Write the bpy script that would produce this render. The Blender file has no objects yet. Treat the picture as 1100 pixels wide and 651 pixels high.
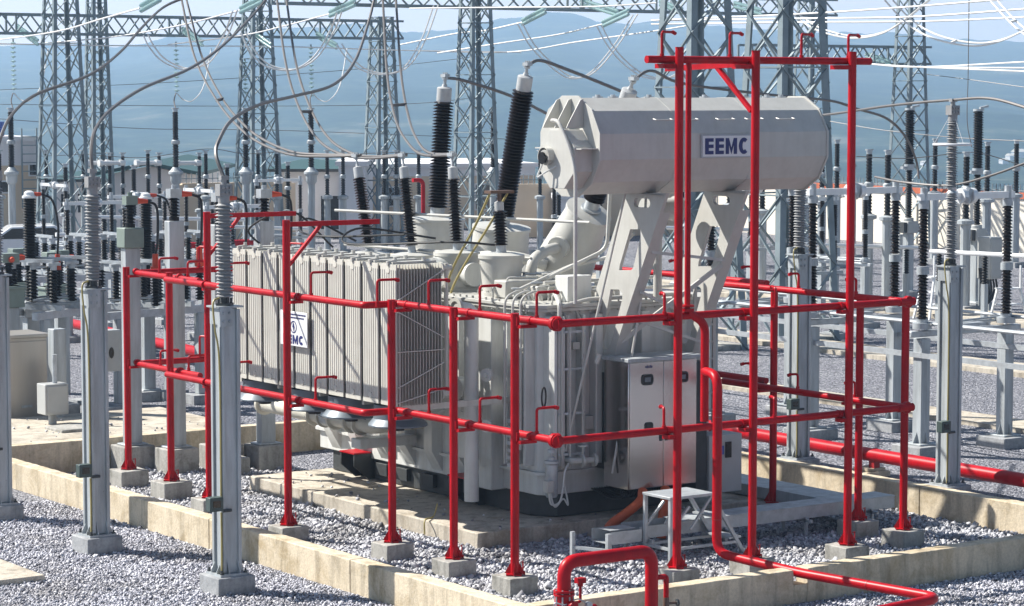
import bpy, math, random
import numpy as np
from mathutils import Vector, Matrix
from mathutils.geometry import tessellate_polygon

random.seed(7)
rng = np.random.default_rng(7)
scene = bpy.context.scene
COL = scene.collection
R_ = math.radians
V = Vector

# ------------------------------------------------------------------ survey of the photograph
FPX, CX, CY, HZ, EYE = 2744.0, 550.0, 325.5, 100.0, 6.0
PITCH = math.atan((CY - HZ) / FPX)
AZ = R_(55.2)
Fh = V((math.cos(AZ), math.sin(AZ), 0))
RT = V((math.sin(AZ), -math.cos(AZ), 0))
ZUP = V((0, 0, 1))
FW = Fh * math.cos(PITCH) - ZUP * math.sin(PITCH)
UPV = RT.cross(FW)
CAM = V((0, 0, EYE))

def ray(px, py): return FW + RT * ((px - CX) / FPX) - UPV * ((py - CY) / FPX)
def on_z(px, py, z=0.0):
    d = ray(px, py); return CAM + d * ((z - EYE) / d.z)
def on_x(px, py, x):
    d = ray(px, py); return CAM + d * (x / d.x)
def on_y(px, py, y):
    d = ray(px, py); return CAM + d * (y / d.y)
def at(px, py, dep): return CAM + ray(px, py) * dep
def depth(p): return (V(p) - CAM).dot(FW)

# ------------------------------------------------------------------ materials
def new_mat(name):
    m = bpy.data.materials.new(name); m.use_nodes = True
    nt = m.node_tree
    return m, nt, nt.nodes['Principled BSDF']

def ramp(nt, stops):
    r = nt.nodes.new('ShaderNodeValToRGB')
    els = r.color_ramp.elements
    while len(els) > 1: els.remove(els[-1])
    els[0].position = stops[0][0]; els[0].color = (*stops[0][1], 1)
    for p, c in stops[1:]:
        e = els.new(p); e.color = (*c, 1)
    return r

def coords(nt):
    g = nt.nodes.new('ShaderNodeNewGeometry')
    return g.outputs['Position']

def noise(nt, vec, scale, detail=4, rough=.6, dist=0):
    n = nt.nodes.new('ShaderNodeTexNoise')
    n.inputs['Scale'].default_value = scale; n.inputs['Detail'].default_value = detail
    n.inputs['Roughness'].default_value = rough; n.inputs['Distortion'].default_value = dist
    nt.links.new(vec, n.inputs['Vector'])
    return n

def paint(name, c, rough=.45, metal=0., var=.12, scale=6., bump=.0, c2=None, spec=.5, coat=0., streak=False, dirt=0.):
    """paint or plain surface with a soft mottling of its own colour"""
    m, nt, b = new_mat(name)
    pos = coords(nt)
    if streak:
        mp = nt.nodes.new('ShaderNodeMapping'); mp.inputs['Scale'].default_value = (1, 1, .12)
        nt.links.new(pos, mp.inputs['Vector']); pos = mp.outputs['Vector']
    n = noise(nt, pos, scale, 6, .65)
    lo = tuple(x * (1 - var) for x in c) if c2 is None else c2
    hi = tuple(min(1, x * (1 + var * .6)) for x in c)
    r = ramp(nt, [(.3, lo), (.55, c), (.75, hi)])
    nt.links.new(n.outputs['Fac'], r.inputs['Fac'])
    col_out = r.outputs['Color']
    if dirt:
        mp2 = nt.nodes.new('ShaderNodeMapping'); mp2.inputs['Scale'].default_value = (7, 7, .55)
        nt.links.new(coords(nt), mp2.inputs['Vector'])
        nd = noise(nt, mp2.outputs['Vector'], 1.3, 7, .72)
        rd_ = ramp(nt, [(.36, (1-dirt, 1-dirt*1.05, 1-dirt*1.15)), (.55, (1, 1, 1))]); nt.links.new(nd.outputs['Fac'], rd_.inputs['Fac'])
        ns = noise(nt, coords(nt), 34, 3, .7); rs_ = ramp(nt, [(.27, (1-dirt*1.3, 1-dirt*1.6, 1-dirt*1.8)), (.36, (1, 1, 1))]); nt.links.new(ns.outputs['Fac'], rs_.inputs['Fac'])
        for src in (rd_, rs_):
            mm = nt.nodes.new('ShaderNodeMix'); mm.data_type = 'RGBA'; mm.blend_type = 'MULTIPLY'; mm.inputs[0].default_value = 1
            nt.links.new(col_out, mm.inputs[6]); nt.links.new(src.outputs['Color'], mm.inputs[7]); col_out = mm.outputs[2]
    nt.links.new(col_out, b.inputs['Base Color'])
    b.inputs['Roughness'].default_value = rough; b.inputs['Metallic'].default_value = metal
    b.inputs['Specular IOR Level'].default_value = spec
    if coat: b.inputs['Coat Weight'].default_value = coat; b.inputs['Coat Roughness'].default_value = .15
    if bump:
        bp = nt.nodes.new('ShaderNodeBump'); bp.inputs['Strength'].default_value = bump; bp.inputs['Distance'].default_value = .01
        n2 = noise(nt, coords(nt), scale * 6, 4, .7)
        nt.links.new(n2.outputs['Fac'], bp.inputs['Height']); nt.links.new(bp.outputs['Normal'], b.inputs['Normal'])
    return m

def concrete(name, c, dark, stain=.5, sc=1.6):
    m, nt, b = new_mat(name)
    pos = coords(nt)
    n1 = noise(nt, pos, sc, 8, .7, .4); n2 = noise(nt, pos, 28, 4, .7)
    mp = nt.nodes.new('ShaderNodeMapping'); mp.inputs['Scale'].default_value = (4, 4, .5)
    nt.links.new(pos, mp.inputs['Vector'])
    n3 = noise(nt, mp.outputs['Vector'], 1.4, 5, .65)
    r1 = ramp(nt, [(.32, dark), (.5, c), (.72, tuple(min(1, x * 1.18) for x in c))])
    nt.links.new(n1.outputs['Fac'], r1.inputs['Fac'])
    r3 = ramp(nt, [(.36, (1 - stain, 1 - stain, 1 - stain)), (.52, (1, 1, 1))])
    nt.links.new(n3.outputs['Fac'], r3.inputs['Fac'])
    r2 = ramp(nt, [(.3, (.82, .82, .82)), (.6, (1.04, 1.04, 1.04))])
    nt.links.new(n2.outputs['Fac'], r2.inputs['Fac'])
    a = nt.nodes.new('ShaderNodeMix'); a.data_type = 'RGBA'; a.blend_type = 'MULTIPLY'; a.inputs[0].default_value = .8
    nt.links.new(r1.outputs['Color'], a.inputs[6]); nt.links.new(r3.outputs['Color'], a.inputs[7])
    d = nt.nodes.new('ShaderNodeMix'); d.data_type = 'RGBA'; d.blend_type = 'MULTIPLY'; d.inputs[0].default_value = 1
    nt.links.new(a.outputs[2], d.inputs[6]); nt.links.new(r2.outputs['Color'], d.inputs[7])
    nt.links.new(d.outputs[2], b.inputs['Base Color'])
    b.inputs['Roughness'].default_value = .9; b.inputs['Specular IOR Level'].default_value = .2
    bp = nt.nodes.new('ShaderNodeBump'); bp.inputs['Strength'].default_value = .5; bp.inputs['Distance'].default_value = .012
    nt.links.new(n2.outputs['Fac'], bp.inputs['Height']); nt.links.new(bp.outputs['Normal'], b.inputs['Normal'])
    return m

def gravel_mat(name, scale, cols, bump):
    """crushed stone seen from a distance: cells with colours of their own"""
    m, nt, b = new_mat(name)
    pos = coords(nt)
    v = nt.nodes.new('ShaderNodeTexVoronoi'); v.inputs['Scale'].default_value = scale
    nt.links.new(pos, v.inputs['Vector'])
    sp = nt.nodes.new('ShaderNodeSeparateColor'); nt.links.new(v.outputs['Color'], sp.inputs['Color'])
    r = ramp(nt, cols); nt.links.new(sp.outputs['Red'], r.inputs['Fac'])
    n = noise(nt, pos, .35, 5, .6)
    r2 = ramp(nt, [(.3, (.8, .8, .82)), (.7, (1.08, 1.07, 1.06))]); nt.links.new(n.outputs['Fac'], r2.inputs['Fac'])
    mx = nt.nodes.new('ShaderNodeMix'); mx.data_type = 'RGBA'; mx.blend_type = 'MULTIPLY'; mx.inputs[0].default_value = 1
    nt.links.new(r.outputs['Color'], mx.inputs[6]); nt.links.new(r2.outputs['Color'], mx.inputs[7])
    nt.links.new(mx.outputs[2], b.inputs['Base Color'])
    b.inputs['Roughness'].default_value = .85; b.inputs['Specular IOR Level'].default_value = .3
    inv = nt.nodes.new('ShaderNodeMath'); inv.operation = 'MULTIPLY_ADD'; inv.inputs[1].default_value = -1; inv.inputs[2].default_value = 1
    nt.links.new(v.outputs['Distance'], inv.inputs[0])
    add = nt.nodes.new('ShaderNodeMath'); add.operation = 'MULTIPLY_ADD'; add.inputs[1].default_value = .9
    nt.links.new(sp.outputs['Green'], add.inputs[0]); nt.links.new(inv.outputs[0], add.inputs[2])
    bp = nt.nodes.new('ShaderNodeBump'); bp.inputs['Strength'].default_value = bump; bp.inputs['Distance'].default_value = 1.2 / scale
    nt.links.new(add.outputs[0], bp.inputs['Height']); nt.links.new(bp.outputs['Normal'], b.inputs['Normal'])
    return m

def stone_mat(name, cols):
    m, nt, b = new_mat(name)
    g = nt.nodes.new('ShaderNodeNewGeometry')
    r = ramp(nt, cols); nt.links.new(g.outputs['Random Per Island'], r.inputs['Fac'])
    nz = noise(nt, g.outputs['Position'], .8, 6, .65)
    r2 = ramp(nt, [(.34, (.70, .68, .64)), (.55, (1, 1, 1))]); nt.links.new(nz.outputs['Fac'], r2.inputs['Fac'])
    mx = nt.nodes.new('ShaderNodeMix'); mx.data_type = 'RGBA'; mx.blend_type = 'MULTIPLY'; mx.inputs[0].default_value = 1
    nt.links.new(r.outputs['Color'], mx.inputs[6]); nt.links.new(r2.outputs['Color'], mx.inputs[7])
    nt.links.new(mx.outputs[2], b.inputs['Base Color'])
    b.inputs['Roughness'].default_value = .8; b.inputs['Specular IOR Level'].default_value = .35
    return m

M = {}
M['white'] = paint('transformer_paint', (.52, .515, .48), .38, var=.08, scale=3, spec=.4, dirt=.06)
M['white_lit'] = paint('transformer_paint_lit', (.65, .66, .635), .36, var=.08, scale=2.5, dirt=.13)  # same paint as transformer_paint, lightened for light bounced up from the ground
M['radiator'] = paint('radiator_paint', (.60, .585, .525), .5, var=.08, scale=4, dirt=.12)
M['cream'] = paint('cream_paint', (.60, .58, .50), .45, var=.08)
M['dark_base'] = paint('dark_base_paint', (.045, .05, .052), .55, var=.35, scale=4)
M['red'] = paint('red_paint', (.45, .002, .009), .38, var=.25, scale=2.2, spec=.22, dirt=.2)
M['red_dark'] = paint('red_paint_dull', (.36, .012, .016), .45, var=.2)
M['galv'] = paint('galvanised_steel', (.43, .465, .485), .5, metal=.12, var=.34, scale=6, streak=True, dirt=.15)
M['galv_far'] = paint('galvanised_lattice', (.22, .275, .30), .6, metal=.1, var=.25, scale=1.5)
M['zinc'] = paint('bright_zinc', (.46, .49, .51), .42, metal=.3, var=.25, scale=7)
M['fan'] = paint('fan_grey', (.15, .18, .21), .45, metal=.3)
M['cap'] = paint('bushing_cap_grey', (.50, .51, .51), .45, metal=.2, var=.15)
M['alu'] = paint('aluminium_tube', (.78, .79, .79), .4, metal=.2, var=.06)
M['porcelain'] = paint('brown_porcelain', (.013, .009, .009), .3, var=.3, spec=.4)
M['polymer'] = paint('black_polymer', (.010, .010, .011), .5, var=.2, spec=.3)
M['greysil'] = paint('grey_silicone', (.30, .30, .30), .5, var=.1)
M['glass'] = None
M['concrete'] = concrete('bund_concrete', (.64, .55, .41), (.44, .35, .22), .35)
M['concrete_grey'] = concrete('footing_concrete', (.40, .39, .36), (.24, .23, .20), .35, 3)
M['concrete_pale'] = concrete('slab_concrete', (.52, .47, .39), (.33, .28, .21), .4, 1.2)
M['concrete_dark'] = concrete('column_footing', (.36, .37, .38), (.25, .26, .27), .3, 4)
M['greenbox'] = paint('green_grey_paint', (.20, .25, .22), .5, var=.1)
M['darkgreen'] = paint('counter_paint', (.05, .075, .07), .5)
M['orange'] = paint('orange_conduit', (.62, .13, .045), .5, var=.1)
M['orange_red'] = paint('orange_fitting', (.62, .07, .025), .45, var=.1)
M['yellow'] = paint('earth_wire_yellow', (.34, .28, .10), .5)
M['black'] = paint('black_rubber', (.012, .012, .013), .5)
M['wire'] = paint('aluminium_conductor', (.15, .14, .135), .5, metal=.3, var=.1)
M['wire_pale'] = paint('weathered_pale_conductor', (.80, .79, .76), .45, metal=.0, var=.05)
M['stainless'] = paint('stainless_steel', (.64, .615, .60), .17, metal=1., var=.06, scale=1.5, streak=True)
M['stainless_dull'] = paint('stainless_dull', (.46, .43, .39), .42, metal=.6, var=.15, scale=1.5, streak=True)
M['signwhite'] = paint('sign_white', (.74, .75, .76), .4, var=.03)
M['signgrey'] = paint('sign_rim', (.42, .44, .46), .4, var=.05)
M['navy'] = paint('sign_navy', (.012, .018, .13), .4, var=.05)
M['grey_box'] = paint('grey_box_paint', (.42, .43, .42), .45, var=.06)
M['window'] = paint('dark_window', (.01, .011, .013), .12, var=.1)
M['screen'] = paint('blue_label', (.03, .09, .36), .4)
M['wall_white'] = paint('white_render', (.74, .73, .74), .85, var=.06, scale=.4)
M['wall_beige'] = paint('beige_render', (.66, .53, .39), .85, var=.08, scale=.5)
M['wall_cream'] = paint('cream_render', (.78, .72, .62), .85, var=.06, scale=.5)
M['roof_green'] = paint('green_sheet_roof', (.03, .085, .085), .55, var=.2)
M['roof_orange'] = paint('orange_tile', (.5, .13, .06), .8, var=.2)
M['car_white'] = paint('car_white', (.74, .75, .76), .2, var=.02, coat=.5)
M['copper'] = paint('brown_clamp', (.12, .07, .05), .5)

def glass_mat():
    m, nt, b = new_mat('teal_glass')
    b.inputs['Base Color'].default_value = (.55, .78, .76, 1)
    b.inputs['Roughness'].default_value = .12
    b.inputs['Specular IOR Level'].default_value = .8
    b.inputs['Transmission Weight'].default_value = .25
    return m
M['glass'] = glass_mat()
STONE = [(0, (.045, .05, .06)), (.18, (.14, .15, .17)), (.5, (.27, .28, .31)), (.85, (.42, .43, .46)), (1, (.62, .62, .63))]
M['gravel'] = gravel_mat('yard_gravel', 32, [(0, (.055, .06, .075)), (.3, (.17, .175, .20)), (.7, (.31, .315, .35)), (1, (.60, .60, .64))], 1.0)
M['stone'] = stone_mat('grey_stone', [(0, (.08, .085, .11)), (.2, (.28, .285, .33)), (.6, (.50, .50, .56)), (1, (.80, .80, .84))])
M['stone_pale'] = stone_mat('pale_stone', [(0, (.16, .165, .19)), (.2, (.32, .325, .36)), (.65, (.48, .485, .52)), (1, (.74, .74, .77))])

def hills_mat():
    m, nt, b = new_mat('wooded_hillside')
    mph = nt.nodes.new('ShaderNodeMapping'); mph.inputs['Scale'].default_value = (1, 1, 7); nt.links.new(coords(nt), mph.inputs['Vector']); pos = mph.outputs['Vector']
    n = noise(nt, pos, .012, 9, .68); n2 = noise(nt, pos, .09, 6, .7)
    r = ramp(nt, [(.36, (.006, .014, .010)), (.48, (.018, .034, .018)), (.58, (.045, .06, .032)), (.68, (.15, .14, .10))])
    nt.links.new(n.outputs['Fac'], r.inputs['Fac'])
    r2 = ramp(nt, [(.35, (.5, .5, .5)), (.65, (1.3, 1.3, 1.3))]); nt.links.new(n2.outputs['Fac'], r2.inputs['Fac'])
    mx = nt.nodes.new('ShaderNodeMix'); mx.data_type = 'RGBA'; mx.blend_type = 'MULTIPLY'; mx.inputs[0].default_value = 1
    nt.links.new(r.outputs['Color'], mx.inputs[6]); nt.links.new(r2.outputs['Color'], mx.inputs[7])
    nt.links.new(mx.outputs[2], b.inputs['Base Color'])
    b.inputs['Roughness'].default_value = 1; b.inputs['Specular IOR Level'].default_value = 0
    return m
M['hills'] = hills_mat()

# ------------------------------------------------------------------ mesh collector
def frame_of(d):
    d = d.normalized()
    a = V((0, 0, 1)) if abs(d.z) < .9 else V((1, 0, 0))
    u = a.cross(d).normalized(); w = d.cross(u)
    return d, u, w

class MB:
    def __init__(s): s.v = []; s.f = []
    def add(s, vs, fs):
        o = len(s.v); s.v.extend([tuple(x) for x in vs]); s.f.extend([tuple(i + o for i in f) for f in fs]); return s
    def box(s, x0, x1, y0, y1, z0, z1):
        return s.add([(x0,y0,z0),(x1,y0,z0),(x1,y1,z0),(x0,y1,z0),(x0,y0,z1),(x1,y0,z1),(x1,y1,z1),(x0,y1,z1)],
                     [(0,3,2,1),(4,5,6,7),(0,1,5,4),(1,2,6,5),(2,3,7,6),(3,0,4,7)])
    def gridbox(s, x0, x1, y0, y1, z0, z1, st):
        """box whose faces are cut into cells, for uneven cast concrete"""
        n = [max(1, int(round(d/st))) for d in (x1-x0, y1-y0, z1-z0)]
        ax = [[a+(b-a)*k/m for k in range(m+1)] for (a, b), m in zip(((x0, x1), (y0, y1), (z0, z1)), n)]
        idx = {}; vs = []; fs = []
        def vi(i, j, k):
            if (i, j, k) not in idx: idx[(i, j, k)] = len(vs); vs.append((ax[0][i], ax[1][j], ax[2][k]))
            return idx[(i, j, k)]
        for i in range(n[0]):
            for j in range(n[1]):
                fs.append((vi(i, j, 0), vi(i, j+1, 0), vi(i+1, j+1, 0), vi(i+1, j, 0))); fs.append((vi(i, j, n[2]), vi(i+1, j, n[2]), vi(i+1, j+1, n[2]), vi(i, j+1, n[2])))
        for i in range(n[0]):
            for k in range(n[2]):
                fs.append((vi(i, 0, k), vi(i+1, 0, k), vi(i+1, 0, k+1), vi(i, 0, k+1))); fs.append((vi(i, n[1], k), vi(i, n[1], k+1), vi(i+1, n[1], k+1), vi(i+1, n[1], k)))
        for j in range(n[1]):
            for k in range(n[2]):
                fs.append((vi(0, j, k), vi(0, j, k+1), vi(0, j+1, k+1), vi(0, j+1, k))); fs.append((vi(n[0], j, k), vi(n[0], j+1, k), vi(n[0], j+1, k+1), vi(n[0], j, k+1)))
        return s.add(vs, fs)
    def cbox(s, c, sx, sy, sz): return s.box(c[0]-sx/2, c[0]+sx/2, c[1]-sy/2, c[1]+sy/2, c[2]-sz/2, c[2]+sz/2)
    def bar(s, p0, p1, w, h=None, up=None):
        """rectangular bar between two points"""
        p0, p1 = V(p0), V(p1); h = w if h is None else h
        d = (p1 - p0).normalized()
        if up is None: _, u, k = frame_of(d)
        else:
            u = V(up).cross(d).normalized(); k = d.cross(u)
        q = [u*(-w/2)+k*(-h/2), u*(w/2)+k*(-h/2), u*(w/2)+k*(h/2), u*(-w/2)+k*(h/2)]
        return s.add([p0+a for a in q] + [p1+a for a in q], [(3,2,1,0),(4,5,6,7),(0,1,5,4),(1,2,6,5),(2,3,7,6),(3,0,4,7)])
    def angle(s, p0, p1, w, t, u, k):
        """L angle steel: two flanges along directions u and k"""
        p0, p1, u, k = V(p0), V(p1), V(u), V(k)
        q = [u*0, u*w, u*w+k*t, u*t+k*t, u*t+k*w, k*w]
        n = 6
        return s.add([p0+a for a in q]+[p1+a for a in q], [(5,4,3,2,1,0),(6,7,8,9,10,11)]+[(i,(i+1)%n,(i+1)%n+n,i+n) for i in range(n)])
    def lathe(s, p0, p1, prof, n=16, cap0=True, cap1=True):
        """prof: (distance along p0->p1, radius)"""
        p0, p1 = V(p0), V(p1); d, u, w = frame_of(p1 - p0)
        vs = []; fs = []
        cs = [(math.cos(2*math.pi*i/n), math.sin(2*math.pi*i/n)) for i in range(n)]
        for t, r in prof:
            c = p0 + d*t
            vs.extend([c + u*(r*a) + w*(r*b) for a, b in cs])
        for j in range(len(prof)-1):
            for i in range(n):
                i2 = (i+1) % n
                fs.append((j*n+i, j*n+i2, (j+1)*n+i2, (j+1)*n+i))
        if cap0: fs.append(tuple(range(n-1, -1, -1)))
        if cap1: fs.append(tuple((len(prof)-1)*n+i for i in range(n)))
        return s.add(vs, fs)
    def cyl(s, p0, p1, r0, r1=None, n=14):
        L = (V(p1)-V(p0)).length
        return s.lathe(p0, p1, [(0, r0), (L, r0 if r1 is None else r1)], n)
    def tube(s, pts, r, n=8, caps=True):
        pts = [V(p) for p in pts]
        if len(pts) < 2: return s
        vs = []; fs = []
        d0 = (pts[1]-pts[0]).normalized(); _, u, w = frame_of(d0)
        for i, p in enumerate(pts):
            if i == 0: d = d0
            elif i == len(pts)-1: d = (pts[-1]-pts[-2]).normalized()
            else: d = ((pts[i+1]-p).normalized() + (p-pts[i-1]).normalized()).normalized()
            u = (u - d*u.dot(d)).normalized(); w = d.cross(u)
            k = 1.0
            if 0 < i < len(pts)-1:
                k = 1/max(.5, d.dot((p-pts[i-1]).normalized()))
            vs.extend([p + u*(r*k*math.cos(2*math.pi*j/n)) + w*(r*k*math.sin(2*math.pi*j/n)) for j in range(n)])
        for i in range(len(pts)-1):
            for j in range(n):
                j2 = (j+1) % n
                fs.append((i*n+j, i*n+j2, (i+1)*n+j2, (i+1)*n+j))
        if caps:
            fs.append(tuple(range(n-1, -1, -1))); fs.append(tuple((len(pts)-1)*n+j for j in range(n)))
        return s.add(vs, fs)
    def prism(s, pts, vec):
        pts = [V(p) for p in pts]; vec = V(vec); n = len(pts)
        nrm = V((0,0,0))
        for i in range(n): nrm += pts[i].cross(pts[(i+1) % n])
        if nrm.dot(vec) < 0: pts = pts[::-1]
        return s.add(pts+[p+vec for p in pts], [tuple(range(n-1,-1,-1)), tuple(range(n,2*n))]+[(i,(i+1)%n,(i+1)%n+n,i+n) for i in range(n)])
    def holed(s, outer, holes, vec):
        loops = [[V(p) for p in outer]] + [[V(p) for p in h] for h in holes]
        flat = [p for l in loops for p in l]; n = len(flat); vec = V(vec)
        tri = tessellate_polygon(loops)
        fs = [tuple(t) for t in tri] + [tuple(i+n for i in t[::-1]) for t in tri]
        o = 0
        for l in loops:
            m = len(l)
            fs += [(o+i, o+(i+1) % m, o+(i+1) % m+n, o+i+n) for i in range(m)]; o += m
        return s.add(flat+[p+vec for p in flat], fs)
    def sheds(s, p0, p1, rc, rs, pitch, n=16, rs2=None):
        """ribbed insulator body"""
        L = (V(p1)-V(p0)).length; k = max(2, int(round(L/pitch))); pt = L/k
        prof = [(0, rc)]
        for i in range(k):
            r = rs if (rs2 is None or i % 2 == 0) else rs2
            b = i*pt
            prof += [(b+pt*.18, rc), (b+pt*.30, r), (b+pt*.42, r), (b+pt*.9, rc*1.02)]
        prof.append((L, rc))
        return s.lathe(p0, p1, prof, n)
    def build(s, name, mat, parent=None, smooth=True, bevel=0., sharp=35, fix=False):
        me = bpy.data.meshes.new(name)
        org = ORG.get(parent.name, V((0,0,0))) if parent else V((0,0,0))
        if parent is None and getattr(s, 'org', None) is not None: org = V(s.org)
        me.from_pydata([(x-org.x, y-org.y, z-org.z) for x, y, z in s.v], [], s.f)
        if fix:
            import bmesh
            bm = bmesh.new(); bm.from_mesh(me); bmesh.ops.recalc_face_normals(bm, faces=bm.faces); bm.to_mesh(me); bm.free()
        me.materials.append(M[mat] if isinstance(mat, str) else mat)
        if smooth:
            me.polygons.foreach_set('use_smooth', [True]*len(me.polygons))
            me.set_sharp_from_angle(angle=R_(sharp))
        me.update()
        o = bpy.data.objects.new(name, me); COL.objects.link(o)
        if parent: o.parent = parent; ORG[o.name] = org
        else: o.location = org
        if bevel:
            b = o.modifiers.new('bevel', 'BEVEL'); b.width = bevel; b.segments = 2; b.limit_method = 'ANGLE'
        return o
ORG = {}

_tx = bpy.data.textures.new('casting_unevenness', 'CLOUDS'); _tx.noise_scale = .11; _tx.noise_depth = 2
def rough(o, strength=.012):
    m = o.modifiers.new('casting', 'DISPLACE'); m.texture = _tx; m.texture_coords = 'GLOBAL'; m.strength = strength; m.mid_level = .5
    return o
def tag(o, label=None, cat=None, group=None, kind=None):
    if label: o['label'] = label
    if cat: o['category'] = cat
    if group: o['group'] = group
    if kind: o['kind'] = kind
    return o

def thing(name, label, cat, loc, group=None, world=True, rz=0):
    o = bpy.data.objects.new(name, None); COL.objects.link(o)
    o.empty_display_size = .2; o.location = loc; o.rotation_euler = (0, 0, rz)
    if world: ORG[o.name] = V(loc)
    return tag(o, label, cat, group)

def children(o): return [c for c in ALLKIDS.get(o.name, [])]
def dup(root, loc, label=None, rz=None, group=None, scale=None):
    """a copy of a thing with copies of its parts and sub-parts"""
    r = root.copy(); COL.objects.link(r); r.location = loc
    if rz is not None: r.rotation_euler = (0, 0, rz)
    if scale is not None: r.scale = scale
    if label: r['label'] = label
    if group: r['group'] = group
    for ch in list(root.children):
        c = ch.copy(); COL.objects.link(c); c.parent = r
        for g in list(ch.children):
            d = g.copy(); COL.objects.link(d); d.parent = c
    return r

def smooth_path(pts, n=8):
    """Catmull-Rom through the points"""
    P = [V(p) for p in pts]
    P = [P[0]*2-P[1]] + P + [P[-1]*2-P[-2]]
    out = []
    for i in range(1, len(P)-2):
        a, b, c, d = P[i-1], P[i], P[i+1], P[i+2]
        for k in range(n):
            t = k/n
            out.append(.5*((2*b)+(c-a)*t+(2*a-5*b+4*c-d)*t*t+(3*b-a-3*c+d)*t**3))
    out.append(P[-2]); return out

def rounded(pts, r, n=6):
    """polyline with rounded corners"""
    P = [V(p) for p in pts]; out = [P[0]]
    for i in range(1, len(P)-1):
        a = (P[i-1]-P[i]); b = (P[i+1]-P[i])
        rr = min(r, a.length*.49, b.length*.49)
        p0 = P[i]+a.normalized()*rr; p1 = P[i]+b.normalized()*rr
        for k in range(n+1):
            t = k/n
            out.append(p0*(1-t)**2 + P[i]*2*t*(1-t) + p1*t*t)
    out.append(P[-1]); return out

#@@SECTION setting
# ------------------------------------------------------------------ camera, sky, sun
cam = bpy.data.cameras.new('camera'); camo = bpy.data.objects.new('camera', cam); COL.objects.link(camo)
cam.sensor_width = 36; cam.sensor_fit = 'HORIZONTAL'; cam.lens = 36*FPX/1100
cam.clip_start = .5; cam.clip_end = 20000
mw = Matrix(((RT.x, UPV.x, -FW.x, CAM.x), (RT.y, UPV.y, -FW.y, CAM.y), (RT.z, UPV.z, -FW.z, CAM.z), (0, 0, 0, 1)))
camo.matrix_world = mw
scene.camera = camo

SUN_EL = R_(44.5); SUN_AZ = V((-.615, .79, 0)).normalized()
sd = SUN_AZ*math.cos(SUN_EL) + ZUP*math.sin(SUN_EL)
sl = bpy.data.lights.new('sun', 'SUN'); sl.energy = 5.0; sl.angle = R_(.5); sl.color = (1, .955, .88)
so = bpy.data.objects.new('sun', sl); COL.objects.link(so)
so.rotation_euler = (-sd).to_track_quat('-Z', 'Y').to_euler(); so.location = (0, 0, 60)
w = bpy.data.worlds.new('World'); scene.world = w; w.use_nodes = True
nt = w.node_tree; bg = nt.nodes['Background']
sky = nt.nodes.new('ShaderNodeTexSky'); sky.sky_type = 'NISHITA'; sky.sun_disc = False
sky.sun_elevation = SUN_EL; sky.sun_rotation = math.atan2(SUN_AZ.x, SUN_AZ.y)
sky.altitude = 50; sky.air_density = 1.0; sky.dust_density = 1.0; sky.ozone_density = 1.0
# pale hazy band that whitens the sky near the horizon
tc = nt.nodes.new('ShaderNodeTexCoord'); sx_ = nt.nodes.new('ShaderNodeSeparateXYZ'); nt.links.new(tc.outputs['Generated'], sx_.inputs[0])
mr = nt.nodes.new('ShaderNodeMapRange'); mr.interpolation_type = 'SMOOTHSTEP'
mr.inputs['From Min'].default_value = 0; mr.inputs['From Max'].default_value = .16; mr.inputs['To Min'].default_value = 1; mr.inputs['To Max'].default_value = 0
nt.links.new(sx_.outputs['Z'], mr.inputs['Value'])
pale = nt.nodes.new('ShaderNodeMix'); pale.data_type = 'RGBA'; pale.blend_type = 'ADD'; pale.inputs[7].default_value = (22, 14.5, 10, 1)
nt.links.new(mr.outputs['Result'], pale.inputs[0]); nt.links.new(sky.outputs['Color'], pale.inputs[6])
nt.links.new(pale.outputs[2], bg.inputs['Color']); bg.inputs['Strength'].default_value = .05
scene.view_settings.view_transform = 'Standard'; scene.view_settings.look = 'None'
scene.view_settings.gamma = 1; scene.view_settings.exposure = .95
scene.render.engine = 'CYCLES'
cy = scene.cycles
cy.use_denoising = True; cy.max_bounces = 6; cy.diffuse_bounces = 2; cy.glossy_bounces = 3; cy.transmission_bounces = 4
cy.volume_bounces = 2; cy.caustics_reflective = False; cy.caustics_refractive = False; cy.sample_clamp_indirect = 6
try: cy.denoiser = 'OPENIMAGEDENOISE'; cy.denoising_input_passes = 'RGB_ALBEDO_NORMAL'
except Exception: pass

# ------------------------------------------------------------------ ground, hills, haze
def sheet(name, x0, x1, y0, y1, z, mat):
    o = MB().add([(x0,y0,z),(x1,y0,z),(x1,y1,z),(x0,y1,z)], [(0,1,2,3)]).build(name, mat, smooth=False)
    return tag(o, kind='structure')
gd = MB(); gd.add([(122*math.cos(k*math.pi/48), 122*math.sin(k*math.pi/48), 0) for k in range(96)], [tuple(range(96))])
tag(gd.build('ground', 'gravel', smooth=False), kind='structure')

def vnoise(seed):
    g = np.random.default_rng(seed).random((64, 64))
    def f(x, y):
        xi = math.floor(x); yi = math.floor(y); fx = x-xi; fy = y-yi
        fx = fx*fx*(3-2*fx); fy = fy*fy*(3-2*fy)
        a = g[xi % 64, yi % 64]; b = g[(xi+1) % 64, yi % 64]; c = g[xi % 64, (yi+1) % 64]; d = g[(xi+1) % 64, (yi+1) % 64]
        return a*(1-fx)*(1-fy)+b*fx*(1-fy)+c*(1-fx)*fy+d*fx*fy
    return f
vn = vnoise(3)
def fbm(x, y, o=5):
    s = 0; a = .5
    for _ in range(o): s += a*vn(x, y); x = x*2.03+11.7; y = y*2.03+5.3; a *= .5
    return s
RIDGE = [(-400, 38), (-100, 46), (0, 50), (130, 50), (190, 42), (250, 36), (320, 27), (380, 23), (440, 33), (490, 31), (540, 19), (600, 14), (660, 24), (720, 22), (800, 30), (905, 34), (960, 35), (1020, 41), (1060, 44), (1150, 48), (1500, 40)]
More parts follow.
